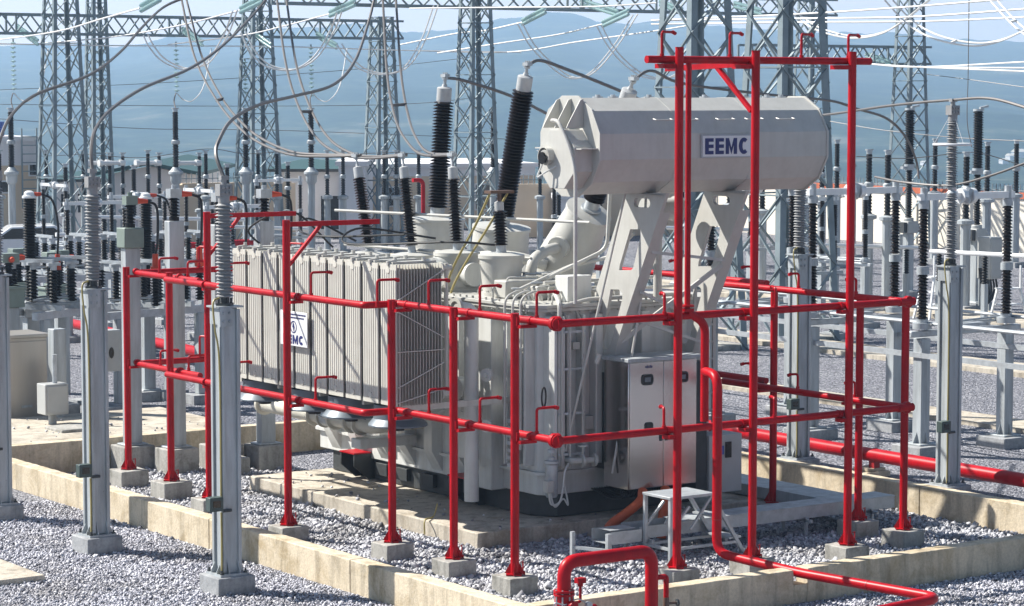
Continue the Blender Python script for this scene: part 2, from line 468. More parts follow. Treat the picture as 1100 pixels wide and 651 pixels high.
def ridge_px(px):
    for (a, ya), (b, yb) in zip(RIDGE, RIDGE[1:]):
        if a <= px <= b:
            t = (px-a)/(b-a); t = t*t*(3-2*t); return ya+(yb-ya)*t
    return 42
def hills():
    vs = []; fs = []
    azs = np.concatenate([np.linspace(-180, -24, 40), np.linspace(-22.5, -13, 40), np.linspace(-12.9, 12.9, 560), np.linspace(13, 22.5, 40), np.linspace(24, 178, 40)])
    rs = [110, 121, 135, 160, 210, 260, 330, 420, 540, 700, 880, 1080, 1300, 1520, 1750, 2000, 2250, 2500, 2750, 3000, 3250, 3500, 3750, 4000, 4200, 4400, 4600]
    for a in azs:
        px = CX + math.tan(R_(max(-60, min(60, a))))*FPX
        e = (HZ-ridge_px(px))/FPX
        hr = 6 + 3750*e
        for r in rs:
            d = Fh*math.cos(R_(a)) + RT*math.sin(R_(a)); x, y = d.x*r, d.y*r
            drop = min(1, max(0, (r-121)/240)); drop = drop*drop*(3-2*drop)
            base = -.25 - 42*drop
            t = min(1, max(0, (r-900)/2850)); t = t**1.25
            z = base + t*(hr+42)
            amp = 46*min(1, max(0, (r-300)/1500))*(1 if r < 3400 else .35)
            z += amp*(fbm(x/420+3, y/420+8)-.48) + (9*(fbm(x/90, y/90)-.48) if r > 900 else 0)
            if r > 2900: z += 9*(fbm(x/23+5, y/23+9, 3)-.44)
            if r > 3800: z -= (r-3800)*.08
            vs.append((x, y, z))
    n = len(rs); m = len(azs)
    for i in range(m):
        for j in range(n-1):
            i2 = (i+1) % m
            fs.append((i*n+j, i*n+j+1, i2*n+j+1, i2*n+j))
    mb = MB(); mb.add(vs, fs)
    return tag(mb.build('hills', 'hills', sharp=180, fix=False), kind='structure')
hills_o = hills()

HAZE = .00039
def haze():
    m = bpy.data.materials.new('haze_air'); m.use_nodes = True; t = m.node_tree
    for n_ in list(t.nodes):
        if n_.type == 'BSDF_PRINCIPLED': t.nodes.remove(n_)
    out = [n_ for n_ in t.nodes if n_.type == 'OUTPUT_MATERIAL'][0]
    pv = t.nodes.new('ShaderNodeVolumePrincipled')
    pv.inputs['Color'].default_value = (.50, .725, 1.0, 1); pv.inputs['Density'].default_value = HAZE
    pv.inputs['Anisotropy'].default_value = .25
    t.links.new(pv.outputs['Volume'], out.inputs['Volume'])
    o = MB().box(-4800, 4800, -4800, 4800, -62, 200).build('haze', m, smooth=False)
    tag(o, kind='stuff')
haze()

#@@SECTION stones
# ------------------------------------------------------------------ loose stones near the camera
CUBE = np.array([(-1,-1,-1),(1,-1,-1),(1,1,-1),(-1,1,-1),(-1,-1,1),(1,-1,1),(1,1,1),(-1,1,1)], float)*.6
CF = np.array([(0,3,2,1),(4,5,6,7),(0,1,5,4),(1,2,6,5),(2,3,7,6),(3,0,4,7)])
def stones(name, rects, per_m2, size, mat, z, keep=None):
    P = []
    for x0, x1, y0, y1 in rects:
        n = int((x1-x0)*(y1-y0)*per_m2)
        P.append(np.stack([rng.uniform(x0, x1, n), rng.uniform(y0, y1, n)], 1))
    P = np.concatenate(P)
    if keep is not None: P = P[keep(P[:,0], P[:,1])]
    n = len(P)
    s = size*rng.lognormal(-.02, .30, n)
    ax = rng.normal(size=(n, 3)); ax /= np.linalg.norm(ax, axis=1, keepdims=True); an = rng.uniform(0, 6.28, n)
    K = np.zeros((n,3,3)); K[:,0,1] = -ax[:,2]; K[:,0,2] = ax[:,1]; K[:,1,0] = ax[:,2]; K[:,1,2] = -ax[:,0]; K[:,2,0] = -ax[:,1]; K[:,2,1] = ax[:,0]
    Rm = np.eye(3)+np.sin(an)[:,None,None]*K+(1-np.cos(an))[:,None,None]*(K@K)
    loc = CUBE[None]+rng.uniform(-.38, .38, (n,8,3))
    loc *= rng.uniform(.6, 1.25, (n,1,3))
    vs = np.einsum('nij,nkj->nki', Rm, loc)*(s/2)[:,None,None]*1.15
    vs[:,:,0] += P[:,0:1]; vs[:,:,1] += P[:,1:2]; vs[:,:,2] += (z+s*rng.uniform(.0, .55, n))[:,None]
    fs = (CF[None]+(np.arange(n)*8)[:,None,None]).reshape(-1, 4)
    me = bpy.data.meshes.new(name)
    me.vertices.add(n*8); me.vertices.foreach_set('co', vs.reshape(-1))
    me.loops.add(len(fs)*4); me.loops.foreach_set('vertex_index', fs.reshape(-1))
    me.polygons.add(len(fs)); me.polygons.foreach_set('loop_start', np.arange(len(fs))*4)
    me.update(calc_edges=True); me.validate()
    me.materials.append(M[mat])
    o = bpy.data.objects.new(name, me); COL.objects.link(o)
    return tag(o, kind='stuff')
stones('yard_gravel', [(11.5, 15.7, 21.5, 34.5), (16, 25, 19.5, 22.45)], 1600, .0235, 'stone', 0)
def bed_keep(x, y):
    pl = (x > 18.55) & (x < 24.2) & (y > 27.45) & (y < 33.5)
    return ~pl
stones('bund_gravel', [(16.0, 20.2, 22.75, 36.6), (20.2, 25.15, 22.75, 30.5)], 1000, .0365, 'stone_pale', .03, bed_keep)

stones('stray_stones', [(18.55, 19.6, 27.45, 33.4), (19.6, 24.1, 27.42, 27.8)], 7, .035, 'stone_pale', .262)
stones('stray_stones', [(13, 20, 37.15, 39.8)], 5, .035, 'stone_pale', .50)
#@@SECTION bund
# ------------------------------------------------------------------ bund, plinth, footings
bund = thing('oil_bund', 'low stained concrete wall enclosing the gravel bed around the transformer', 'bund wall', (15.85, 22.6, 0))
def wallseg(x0, x1, y0, y1, z1, name='wall', mat='concrete'):
    return rough(MB().gridbox(x0, x1, y0, y1, -.1, z1, .07).build(name, mat, bund, bevel=.012), .016)
for k in range(4): wallseg(15.75, 15.97, 22.503+3.585*k, 22.503+3.585*(k+1)-.012, .40)
wallseg(15.973, 19.68, 22.5, 22.72, .402)
wallseg(19.9, 25.2, 22.5, 22.72, .404)
wallseg(19.683, 19.897, 22.51, 22.71, .22, 'notch')
for k in range(4): wallseg(25.203, 25.42, 22.5+3.65*k, 22.5+3.65*(k+1)-.012, .45)
wallseg(15.75, 25.2, 36.85, 37.07, .52)
sheet('gravel_bed', 15.9, 25.3, 22.6, 36.9, .02, 'gravel')
o = MB().box(11, 20.4, 37.08, 40.2, -.1, .5).build('paving', 'concrete_pale', bevel=.015); tag(o, kind='structure')
pl = MB(); pl.org = (21.3, 30.5, 0)
pl.gridbox(18.5, 24.2, 27.4, 33.55, -.1, .26, .09)
tag(rough(pl.build('plinth', 'concrete_pale', bevel=.015), .02), 'low oil stained concrete plinth under the transformer', 'plinth')
sl_ = MB(); sl_.org = (12.4, 30.6, 0)
p = on_z(36, 613, .08)
sl_.box(p.x-1.3, p.x, p.y-.35, p.y+1.4, -.05, .08)
tag(sl_.build('trench_cover', 'concrete_pale', bevel=.015), 'flat concrete trench cover lying in the gravel at the lower left', 'trench cover')

POSTS = [  # x, y, top, description of where it stands
    (17.25, 24.76, 3.40, 'nearest the front corner of the bund'),
    (17.25, 26.08, 3.38, 'second from the front corner along the left bund wall'),
    (17.25, 27.51, 3.38, 'in front of the near end of the radiators'),
    (16.80, 29.40, 4.33, 'in front of the middle of the radiators'),
    (17.03, 32.05, 4.33, 'half hidden behind the second grey support column'),
    (17.20, 33.56, 3.38, 'second from the far left bund corner'),
    (17.20, 34.97, 3.38, 'at the far left corner of the bund'),
    (19.10, 35.25, 2.05, 'by the back bund wall, left of the radiators'),
    (19.13, 24.02, 6.55, 'beside the steel steps'),
    (20.32, 24.02, 6.52, 'just behind the red riser pipe'),
    (21.92, 24.04, 6.52, 'at the right end of the tall frame'),
    (23.30, 24.47, 3.30, 'nearest the front right bund corner'),
    (23.33, 25.38, 3.30, 'just behind the right corner post'),
    (23.33, 27.14, 3.30, 'on the right behind the cable tray'),
]
for x, y, zt, d in POSTS:
    f = MB(); f.org = (x, y, 0)
    s1, s2, zt_ = (.21, .16, .26) if y < 33 else (.24, .19, .30)
    f.prism([(x-s1, y-s1, 0), (x+s1, y-s1, 0), (x+s1, y+s1, 0), (x-s1, y+s1, 0)], (0, 0, .12))
    f = MB(); f.org = (x, y, 0)
    q0 = [(x-s1, y-s1, -.05), (x+s1, y-s1, -.05), (x+s1, y+s1, -.05), (x-s1, y+s1, -.05)]
    q1 = [(x-s1*.9, y-s1*.9, zt_), (x+s1*.9, y-s1*.9, zt_), (x+s1*.9, y+s1*.9, zt_), (x-s1*.9, y+s1*.9, zt_)]
    f.gridbox(x-s1*.96, x+s1*.96, y-s1*.96, y+s1*.96, -.05, zt_-.004, .055)
    tag(rough(f.build('concrete_footing', 'concrete_grey', bevel=.012), .016), 'concrete footing of the red post '+d, 'footing', 'footings of the red posts')

#@@SECTION redframe
# ------------------------------------------------------------------ red water spray frame
fr = thing('spray_frame', 'red pipe frame of a water spray system standing around the transformer', 'pipe frame', (20, 24, .26))
for x, y, zt, d in POSTS:
    m = MB(); zb = .26 if y < 33 else .30
    m.lathe((x, y, zb), (x, y, zt), [(0, .052), (zt-zb-.001, .052)], 16)
    m.cyl((x, y, zb), (x, y, zb+.018), .13, n=4)
    for a in range(4):
        dx, dy = math.cos(a*math.pi/2+.785), math.sin(a*math.pi/2+.785)
        m.prism([(x+dx*.05, y+dy*.05, zb+.018), (x+dx*.125, y+dy*.125, zb+.018), (x+dx*.05, y+dy*.05, zb+.15)], (-dy*.008, dx*.008, 0))
    po = m.build('post', 'red', fr)
    for a in range(4):
        dx, dy = math.cos(a*math.pi/2+.785)*.108, math.sin(a*math.pi/2+.785)*.108
        MB().cyl((x+dx+.012, y+dy, zb), (x+dx+.012, y+dy, zb+.05), .009, n=6).build('anchor_bolt', 'red_dark', po)
    MB().bar((x+.10, y-.03, zb), (x+.10, y-.03, zb+.16), .012).bar((x+.06, y-.03, zb+.15), (x+.105, y-.03, zb+.15), .012).build('earth_lug', 'red_dark', po)
RR = .046
def pipe(name, pts, r=RR, rad=.12, mat='red', parent=None, n=14):
    return MB().tube(rounded(pts, rad), r, n).build(name, mat, parent if parent is not None else fr)
def flange(m, p, d, r, t=.03):
    d = V(d).normalized(); p = V(p); m.cyl(p-d*t, p+d*t, r, n=14)
LX, LO, FY, RX, BY = 17.42, 16.92, 24.12, 22.92, 34.9
for z in (3.31, 1.93):
    pipe('ring_pipe', [(LX, FY+.06, z), (LX, 27.62, z), (LO+.02, 27.66, z), (LO+.02, 33.15, z)], rad=.06)
    pipe('ring_pipe', [(LX-.1, 32.85, z-.02), (LX-.1, BY, z-.02), (22.9, BY, z-.02)], rad=.05)
    pipe('ring_pipe', [(LX, FY, z), (RX+.1, FY+.42, z)] if False else [(LX, FY, z), (RX, FY+.02, z)])
    pipe('ring_pipe', [(RX+.12, FY+.02, z-.005), (RX+.12, 27.9, z-.005)])
    pipe('ring_pipe', [(RX+.5, 27.4, z+.02), (RX+.5, BY, z+.02)])
    pipe('ring_pipe', [(RX-.06, FY+.02, z), (RX+.2, FY+.02, z)], r=.055)
    m = MB()
    flange(m, (LX, FY+.03, z), (1, 0, 0), .09); flange(m, (LX, FY+.06, z), (0, 1, 0), .085)
    f_ = MB(); flange(f_, (RX+.1, FY+.02, z), (0, 1, 0), .075); f_.build('corner_flange', 'red', fr)
    m.cyl((LX-.02, FY-.03, z), (LX+.03, FY+.08, z), .07)
    m.build('corner_flange', 'red', fr)
    for x, y, zt, d in POSTS:
        if y > 35 or zt < z: continue
        b = MB()
        if x < 18:
            cx_ = LX if y < 28 else (LO if y < 33 else LX-.1)
            b.box(min(x, cx_)-.01, max(x, cx_)+.06, y-.13, y-.05, z-.085, z-.047)
            b.lathe((cx_, y-.12, z), (cx_, y-.07, z), [(0, .054), (.05, .054)], 12)
            b.bar((x, y-.05, z-.06), (x, y-.05, z+.05), .04)
        elif x < 23:
            b.box(x-.14, x-.03, y-.02, FY+.02, z-.095, z-.047); b.lathe((x-.11, FY, z), (x-.06, FY, z), [(0, .054), (.05, .054)], 12)
        else:
            b.box(RX+.06, x+.02, y-.1, y-.03, z-.085, z-.047)
        b.build('pipe_bracket', 'red', fr)
# nozzle hooks on the rings: rise, then a short arm toward the transformer
def hook(p, d, h=.34, a=.27, r=.017):
    p = V(p); d = V(d)
    m = MB().tube(rounded([p, p+ZUP*h, p+ZUP*h+d*a], .04), r, 8)
    m.cyl(p+ZUP*h+d*a*.97, p+ZUP*(h-.015)+d*(a+.05), .024, n=8)
    m.cyl(p, p+ZUP*.07, .026, n=8)
    m.build('spray_nozzle', 'red', fr)
for z in (3.31, 1.93):
    for y in (31.25, 29.0, 27.35) if z > 3 else (31.2, 28.9): hook((LO+.02, y, z), (.95, -.1, 0))
    for y in (26.9, 25.75, 24.55): hook((LX, y, z), (.98, 0, 0))
    for y in (34.1, 33.2): hook((LX-.1, y, z), (.95, 0, 0), .24)
    for x in (19.0, 20.75): hook((x, FY, z), (.4, .8, 0), .28, .2)
    for x in (18.4, 20.0): hook((x, BY, z), (.3, -.9, 0))
    for y in (25.15, 26.3): hook((RX+.12, y, z), (-.9, .2, 0), .24, .12)
    for y in (27.75, 29.4): hook((RX+.5, y, z), (-.9, .2, 0), .24, .12)
# tall frame
ZT = 6.40
pipe('top_pipe', [(18.72, 24.13, ZT), (22.3, 24.13, ZT)])
for x in (18.95, 20.0, 21.15, 21.93): hook((x, 24.13, ZT), (.9, .35, 0), .33, .27)
for x in (19.13, 20.32, 21.92): MB().box(x-.24, x-.02, 24.02, 24.19, ZT-.105, ZT-.05).build('pipe_bracket', 'red', fr)
b = MB().bar((20.30, 24.05, ZT-.04), (20.30, 25.75, ZT-.09), .06, .07, up=(0, 0, 1)).bar((20.30, 24.07, ZT-.62), (20.30, 24.75, ZT-.07), .05, .05, up=(0, 0, 1))
b.build('arm', 'red', fr)
MB().cyl((20.30, 25.6, ZT-.02), (20.30, 25.72, ZT-.02), .07, n=10).build('clamp', 'black', fr)
fp = on_y(744, 336, FY)
pipe('feed_pipe', [(19.36, 24.13, ZT), (19.36, 24.13, 3.35)], .036)
m = MB(); flange(m, (19.36, 24.13, 3.38), ZUP, .085, .018); flange(m, (19.36, 24.13, 3.43), ZUP, .085, .012); m.build('flange', 'red', fr)
pipe('feed_pipe', [(19.36, 24.13, 3.36), (19.63, FY, 3.20), (19.63, FY, 2.0)], .052)
# left upper arms over the radiators
for y, x0 in ((29.40, 16.80), (32.05, 17.03)):
    MB().bar((x0, y, 4.27), (x0+1.42, y-.03, 4.27), .05, .065, up=(0, 0, 1)).bar((x0+.03, y, 3.72), (x0+.52, y, 4.24), .04, .045, up=(0, 1, 0)).build('arm', 'red', fr)

# ------------------------------------------------------------------ riser, ground pipes, hydrant
rp = thing('riser_pipe', 'thick red riser pipe bending to the ground and crossing the bund wall', 'pipe', (19.9, 23.7, .3))
m = MB().tube(rounded([(19.63, FY, 2.62), (19.53, 23.75, 2.60), (19.53, 23.75, .44), (19.77, 22.5, .36), (20.10, 20.5, .35), (18.9, 20.45, .32)], .2, 8), .058, 16)
m.build('pipe', 'red', rp)
m = MB(); flange(m, (19.53, 23.75, .85), ZUP, .062, .006); flange(m, (19.53, 23.75, 2.1), ZUP, .062, .006); flange(m, (19.935, 21.5, .355), (.165, -1, 0), .062, .006)
m.build('weld_ring', 'red_dark', rp)
bp_ = thing('ground_pipe', 'long thick red pipe lying on low blocks across the right hand gravel', 'pipe', (27.4, 30, .3))
MB().tube([(27.7, 44, .34), (27.35, 30.5, .34), (27.35, 26, .34), (27.5, 20, .34)], .105, 18).build('pipe', 'red', bp_)
m = MB()
for y in (29.4, 25.4, 33.4): flange(m, (27.37, y, .34), (0, 1, 0), .112, .02); m.box(27.3, 27.42, y-.06, y+.06, .05, .28)
m.build('pipe_saddle', 'red_dark', bp_)
for y, d in ((29.5, 'left of the grey support column'), (25.4, 'at the right edge'), (33.4, 'behind the red posts')):
    f = MB(); f.org = (27.3, y, 0); f.box(27.1, 27.6, y-.22, y+.22, 0, .09).box(27.16, 27.54, y-.17, y+.17, .09, .14)
    tag(f.build('pipe_block', 'concrete', bevel=.01), 'low concrete block under the long red ground pipe, '+d, 'pipe support', 'blocks under the ground pipe')
pp = thing('ground_pipe', 'red pipe on the gravel in the left yard behind the junction boxes', 'pipe', (20, 46, .3))
a_, b_ = on_z(75, 347, .35), on_z(225, 381, .35)
MB().tube([a_-(b_-a_)*.6, b_+(b_-a_)*.9], .12, 12).build('pipe', 'red', pp)

hy = thing('hydrant_pipe', 'red arched hydrant pipe with valve in front of the bund corner', 'hydrant', (16.5, 21.75, 0))
HYY = 21.75
hl, hr_ = on_y(606, 612, HYY), on_y(700, 610, HYY)
zt = on_y(650, 598, HYY).z
MB().tube(rounded([(hl.x, HYY, 0), (hl.x, HYY, zt), (hr_.x, HYY, zt), (hr_.x, HYY, 0)], .17, 8), .073, 18).build('pipe', 'red', hy)
m = MB()
for dz in (0, .035, -.20, -.235): m.cyl((hl.x, HYY, zt-.36+dz), (hl.x, HYY, zt-.335+dz), .115, n=18)
m.build('flange', 'red', hy)
m = MB().cyl((hl.x, HYY, zt-.56), (hl.x, HYY, zt-.35), .10, .10).cyl((hl.x, HYY, zt-.46), (hl.x+.02, HYY-.16, zt-.46), .06)
vb = m.build('valve_body', 'red', hy)
b = MB()
for k in range(8):
    a = k*math.pi/4; b.cyl((hl.x+.1*math.cos(a), HYY+.1*math.sin(a), zt-.62), (hl.x+.1*math.cos(a), HYY+.1*math.sin(a), zt-.29), .009, n=6)
b.build('bolts', 'zinc', vb)
m = MB().tube(rounded([(hl.x+.08, HYY-.02, zt-.45), (hl.x+.2, HYY-.02, zt-.45), (hl.x+.2, HYY-.02, zt-.28)], .03), .016, 8)
m.cyl((hl.x+.2, HYY-.02, zt-.28), (hl.x+.2, HYY-.02, zt-.24), .03).box(hl.x+.15, hl.x+.25, HYY-.06, HYY+.02, zt-.245, zt-.19)
m.tube(rounded([(hl.x+.15, HYY-.02, zt-.55), (hl.x+.4, HYY-.03, zt-.5), (hl.x+.44, HYY-.03, zt-.62)], .04), .016, 8)
m.build('pilot_valve', 'red', hy)
m = MB().tube(smooth_path([(hl.x-.13, HYY-.05, zt-.55), (hl.x-.16, HYY-.05, zt-.42), (hl.x-.06, HYY-.1, zt-.44), (hl.x+.12, HYY-.08, zt-.40), (hl.x+.26, HYY-.06, zt-.47)]), .008, 6)
m.cyl((hl.x+.27, HYY-.05, zt-.48), (hl.x+.27, HYY-.1, zt-.48), .035, n=12)
m.build('gauge_line', 'zinc', hy)
m = MB().tube(rounded([(hr_.x, HYY, zt-.30), (hr_.x+.18, HYY-.03, zt-.30), (hr_.x+.18, HYY-.03, zt-.56)], .03), .03, 10)
m.build('branch_pipe', 'red', hy)
m = MB().cyl((hr_.x+.18, HYY-.03, zt-.66), (hr_.x+.18, HYY-.03, zt-.53), .034).cyl((hr_.x+.18, HYY-.03, zt-.6), (hr_.x+.30, HYY-.06, zt-.6), .014)
tp = m.build('tap', 'copper', hy)
MB().lathe((hr_.x+.30, HYY-.06, zt-.6), (hr_.x+.325, HYY-.066, zt-.6), [(0, .045), (.02, .045)], 12).build('handwheel', 'dark_base', tp)

#@@SECTION transformer
# ------------------------------------------------------------------ transformer
tr = thing('power_transformer', 'large grey white power transformer with radiators, bushings and a lettered conservator tank', 'transformer', (21.2, 30.8, .26))
X0, X1, Y0, Y1, ZB, ZL = 19.80, 22.78, 27.80, 33.75, .60, 3.12
def ch(x0, x1, y0, y1, c): return [(x0, y0+c), (x0+c*.8, y0), (x1-c*.8, y0), (x1, y0+c), (x1, y1-c), (x1-c*.8, y1), (x0+c*.8, y1), (x0, y1-c)]
def poly(m, P, z0, z1): return m.prism([(x, y, z0) for x, y in P], (0, 0, z1-z0))
tank = poly(MB(), ch(X0, X1, Y0, Y1, .10), ZB-.02, ZL).build('tank', 'white_lit', tr, bevel=.012)
m = poly(MB(), ch(X0-.16, X1+.16, Y0-.13, Y1+.16, .2), ZL+.003, ZL+.05)
m = poly(m, ch(X0-.14, X1+.14, Y0-.11, Y1+.14, .2), ZL-.045, ZL)
lid = m.build('cover', 'white', tr, bevel=.006)
b = MB()
for y in np.arange(Y0+.2, Y0+3.4, .16): MB().cyl((X0-.11, y, ZL-.07), (X0-.11, y, ZL+.085), .018, n=6).build('cover_bolt', 'white', lid)
for x in np.arange(X0+.12, X1-.4, .16): MB().cyl((x, Y0-.07, ZL-.07), (x, Y0-.07, ZL+.085), .018, n=6).build('cover_bolt', 'white', lid)
poly(MB(), ch(X0+.05, X1-.13, Y0+.02, Y1-.1, .3), .27, ZB-.018).build('base', 'dark_base', tr, bevel=.01)
m = MB()
poly(m, ch(X0-.06, X1+.06, Y0-.06, Y1+.06, .12), .86, .90)
m.build('stiffener', 'white_lit', tr)
# ribs down the long side and the short side
for y in (33.15, 32.45, 31.75, 31.05, 30.35, 29.65):
    m = MB(); w2 = .13
    m.add([(X0+.002, y-w2, .62), (X0+.002, y+w2, .62), (X0+.002, y+w2, 3.0), (X0+.002, y-w2, 3.0), (X0-.17, y-w2*.8, .92), (X0-.17, y+w2*.8, .92), (X0-.17, y+w2*.8, 2.9), (X0-.17, y-w2*.8, 2.9)],
          [(3,2,1,0),(4,5,6,7),(0,1,5,4),(1,2,6,5),(2,3,7,6),(3,0,4,7)])
    m.build('rib', 'white_lit', tr, fix=True)
for x, wd in ((20.14, .05), (20.40, .05), (20.66, .12), (21.45, .14), (22.1, .14), (19.86, .05), (19.99, .04)):
    MB().box(x-wd/2, x+wd/2, Y0-(.16 if x > 20 else .26), Y0+.003, .98, 3.02).build('rib', 'white_lit', tr, bevel=.012)
for y, wd, pr in ((27.98, .05, .16), (28.18, .05, .14), (28.42, .09, .16)): MB().box(X0-pr, X0+.003, y-wd/2, y+wd/2, .98, 3.02).build('rib', 'white_lit', tr, bevel=.008)
MB().box(X0-.20, X0+.1, 28.70, 29.02, .56, 2.98).build('rib', 'white_lit', tr, bevel=.015)
MB().box(19.50, X0+.003, 29.04, 29.36, .95, 1.75).build('valve_chamber', 'white_lit', tr, bevel=.012)
# jacking brackets on the long side
for y in (32.35, 29.42):
    for dy in (.17, -.20):
        jb = MB().prism([(X0+.15, y+dy, .27), (X0-.05, y+dy, .27), (X0-.30, y+dy, .48), (X0-.30, y+dy, .66), (X0+.0, y+dy, .66)], (0, .03, 0)).build('jacking_bracket', 'dark_base', tr, bevel=.003)
    MB().box(X0-.31, X0-.01, y-.21, y+.21, .662, .682).build('red_edge', 'red', jb)
for y in (31.85, 31.3, 30.6, 30.0): MB().box(X0-.02, X0+.14, y-.15, y+.15, .36, .54).build('skid_plate', 'dark_base', tr, bevel=.004)

# radiators
RX0, RTOP, RBOT = 17.74, 3.765, 1.90
PITCHY = .45
def radiator_mesh():
    m = MB(); w_ = .385
    nf = 7; yy = []
    for i in range(nf):
        a = i/nf*w_; yy += [(a+.003, 0), (a+w_/nf*.22, -.008), (a+w_/nf*.78, -.008), (a+w_/nf-.003, 0)]
    for k in range(16):
        x = k*.0465
        n = len(yy)
        if k < 2:
            front = [(x+dx, y, 0) for y, dx in yy]
            for z0, z1 in ((.07, RTOP-RBOT-.07),):
                vs = [(a, b_, z0) for a, b_, c in front]+[(a, b_, z1) for a, b_, c in front]
                m.add(vs, [(i+n, i, i+1, i+1+n)[::-1] for i in range(n-1)])
            m.box(x+.003, x+.014, 0, w_, .0, RTOP-RBOT)
            m.box(x-.006, x+.003, .0, w_, .0, .065); m.box(x-.006, x+.003, .0, w_, RTOP-RBOT-.075, RTOP-RBOT)
        else:
            m.box(x, x+.006, 0, w_, 0, RTOP-RBOT)
    return m
nrad = 10
rad0 = None
HDR = []
for i in range(nrad):
    y0 = 28.17+PITCHY*i
    if rad0 is None:
        mm = radiator_mesh(); rad0 = mm.build('radiator', 'radiator', None, smooth=False)
        hh = MB()
        for z in (.10, RTOP-RBOT-.08): hh.cyl((-.015, .19, z), (.98, .19, z), .04, n=12); hh.cyl((.80, .19, z), (.83, .19, z), .08, n=12)
        hh.cyl((.9, .19, .05), (.9, .19, RTOP-RBOT-.02), .03, n=8)
        lu = MB()
        lu.box(.02, .70, .12, .26, RTOP-RBOT+.002, RTOP-RBOT+.03)
        lu.prism([(-.025, .17, RTOP-RBOT-.015), (.12, .17, RTOP-RBOT-.03), (.12, .17, RTOP-RBOT+.06), (-.03, .17, RTOP-RBOT+.04)], (0, .04, 0))
        lu.cyl((.1, .19, RTOP-RBOT+.03), (.1, .19, RTOP-RBOT+.09), .025, n=8)
        lu.cyl((.55, .19, RTOP-RBOT+.03), (.55, .19, RTOP-RBOT+.075), .03, n=8)
        hdr0 = hh.build('header_pipe', 'radiator', None)
        lug0 = lu.build('lifting_lug', 'white', None)
        gap0 = MB().box(.016, .06, .386, .449, .03, RTOP-RBOT-.03).build('gap_shade_strip', 'black', None)  # added black strip standing for the deep shade between radiator panels
        r = rad0
    else:
        r = rad0.copy(); COL.objects.link(r)
    r.parent = tr; r.location = V((RX0, y0, RBOT))-V(tr.location)
    for src in (hdr0, lug0, gap0):
        if src is gap0 and i == nrad-1: continue
        c = src if i == 0 else src.copy()
        if i: COL.objects.link(c)
        c.parent = r; c.location = (0, 0, 0)
# braces across the dark end of the bank
b = MB(); ye = 28.135
for z0, z1 in ((3.3, 3.68), (3.15, 2.78), (2.62, 2.62), (2.15, 2.45), (1.95, 2.1)):
    b.bar((RX0+.0, ye, z0), (RX0+.72, ye, z1), .012, .012)
b.build('radiator_brace', 'white', tr)
# main header mains behind the radiators
MB().cyl((18.85, 28.9, RTOP-.16), (18.85, 32.8, RTOP-.16), .11, n=18).build('oil_main', 'white', tr)
ZO = 1.30
m = MB().tube(rounded([(18.9, 30.9, ZO), (18.9, 33.8, ZO)], .1), .12, 20)
m.cyl((18.9, 33.75, ZO), (18.9, 33.8, ZO), .17, n=20)
for y in (32.25, 31.95, 31.65, 31.2): m.cyl((18.9, y, ZO), (18.9, y+.04, ZO), .17, n=20)
om = m.build('oil_main', 'cream', tr)
MB().cyl((18.9, 31.73, ZO), (18.9, 31.93, ZO), .145, n=18).box(18.8, 18.9, 31.78, 31.88, ZO+.16, ZO+.30).build('butterfly_valve', 'zinc', om)
MB().tube(rounded([(18.9, 30.95, ZO), (18.9, 30.62, ZO), (19.2, 30.62, ZO+.02), (19.8, 30.62, ZO+.02)], .3, 8), .12, 18).cyl((18.9, 30.95, ZO), (18.9, 31.0, ZO), .17, n=20).build('oil_elbow', 'cream', tr)
MB().box(18.75, 19.7, 30.75, 31.0, ZO-.34, ZO-.2).build('pipe_shelf', 'white_lit', tr, bevel=.01)
for y in (32.36, 30.95, 29.95, 28.75):
    m = MB(); m.lathe((18.12, y, 1.57), (18.12, y, 1.86), [(0, .40), (.02, .40), (.10, .33), (.29, .32)], 28, cap1=False)
    f = m.build('cooling_fan', 'fan', tr)
    g = MB()
    for r in (.1, .2, .3): g.tube([(18.12+r*math.cos(a), y+r*math.sin(a), 1.562) for a in np.linspace(0, 6.283, 25)], .005, 4)
    for k in range(8):
        a = k*math.pi/4; g.bar((18.12, y, 1.562), (18.12+.38*math.cos(a), y+.38*math.sin(a), 1.562), .008, .008)
    g.cyl((18.12, y, 1.50), (18.12, y, 1.66), .09, n=12)
    g.build('fan_guard', 'black', f)
for y in (32.6, 31.5, 30.35, 29.2, 28.25): MB().bar((17.85, y, 1.86), (19.75, y, 1.86), .05, .08, up=(0, 0, 1)).build('fan_beam', 'radiator', tr)

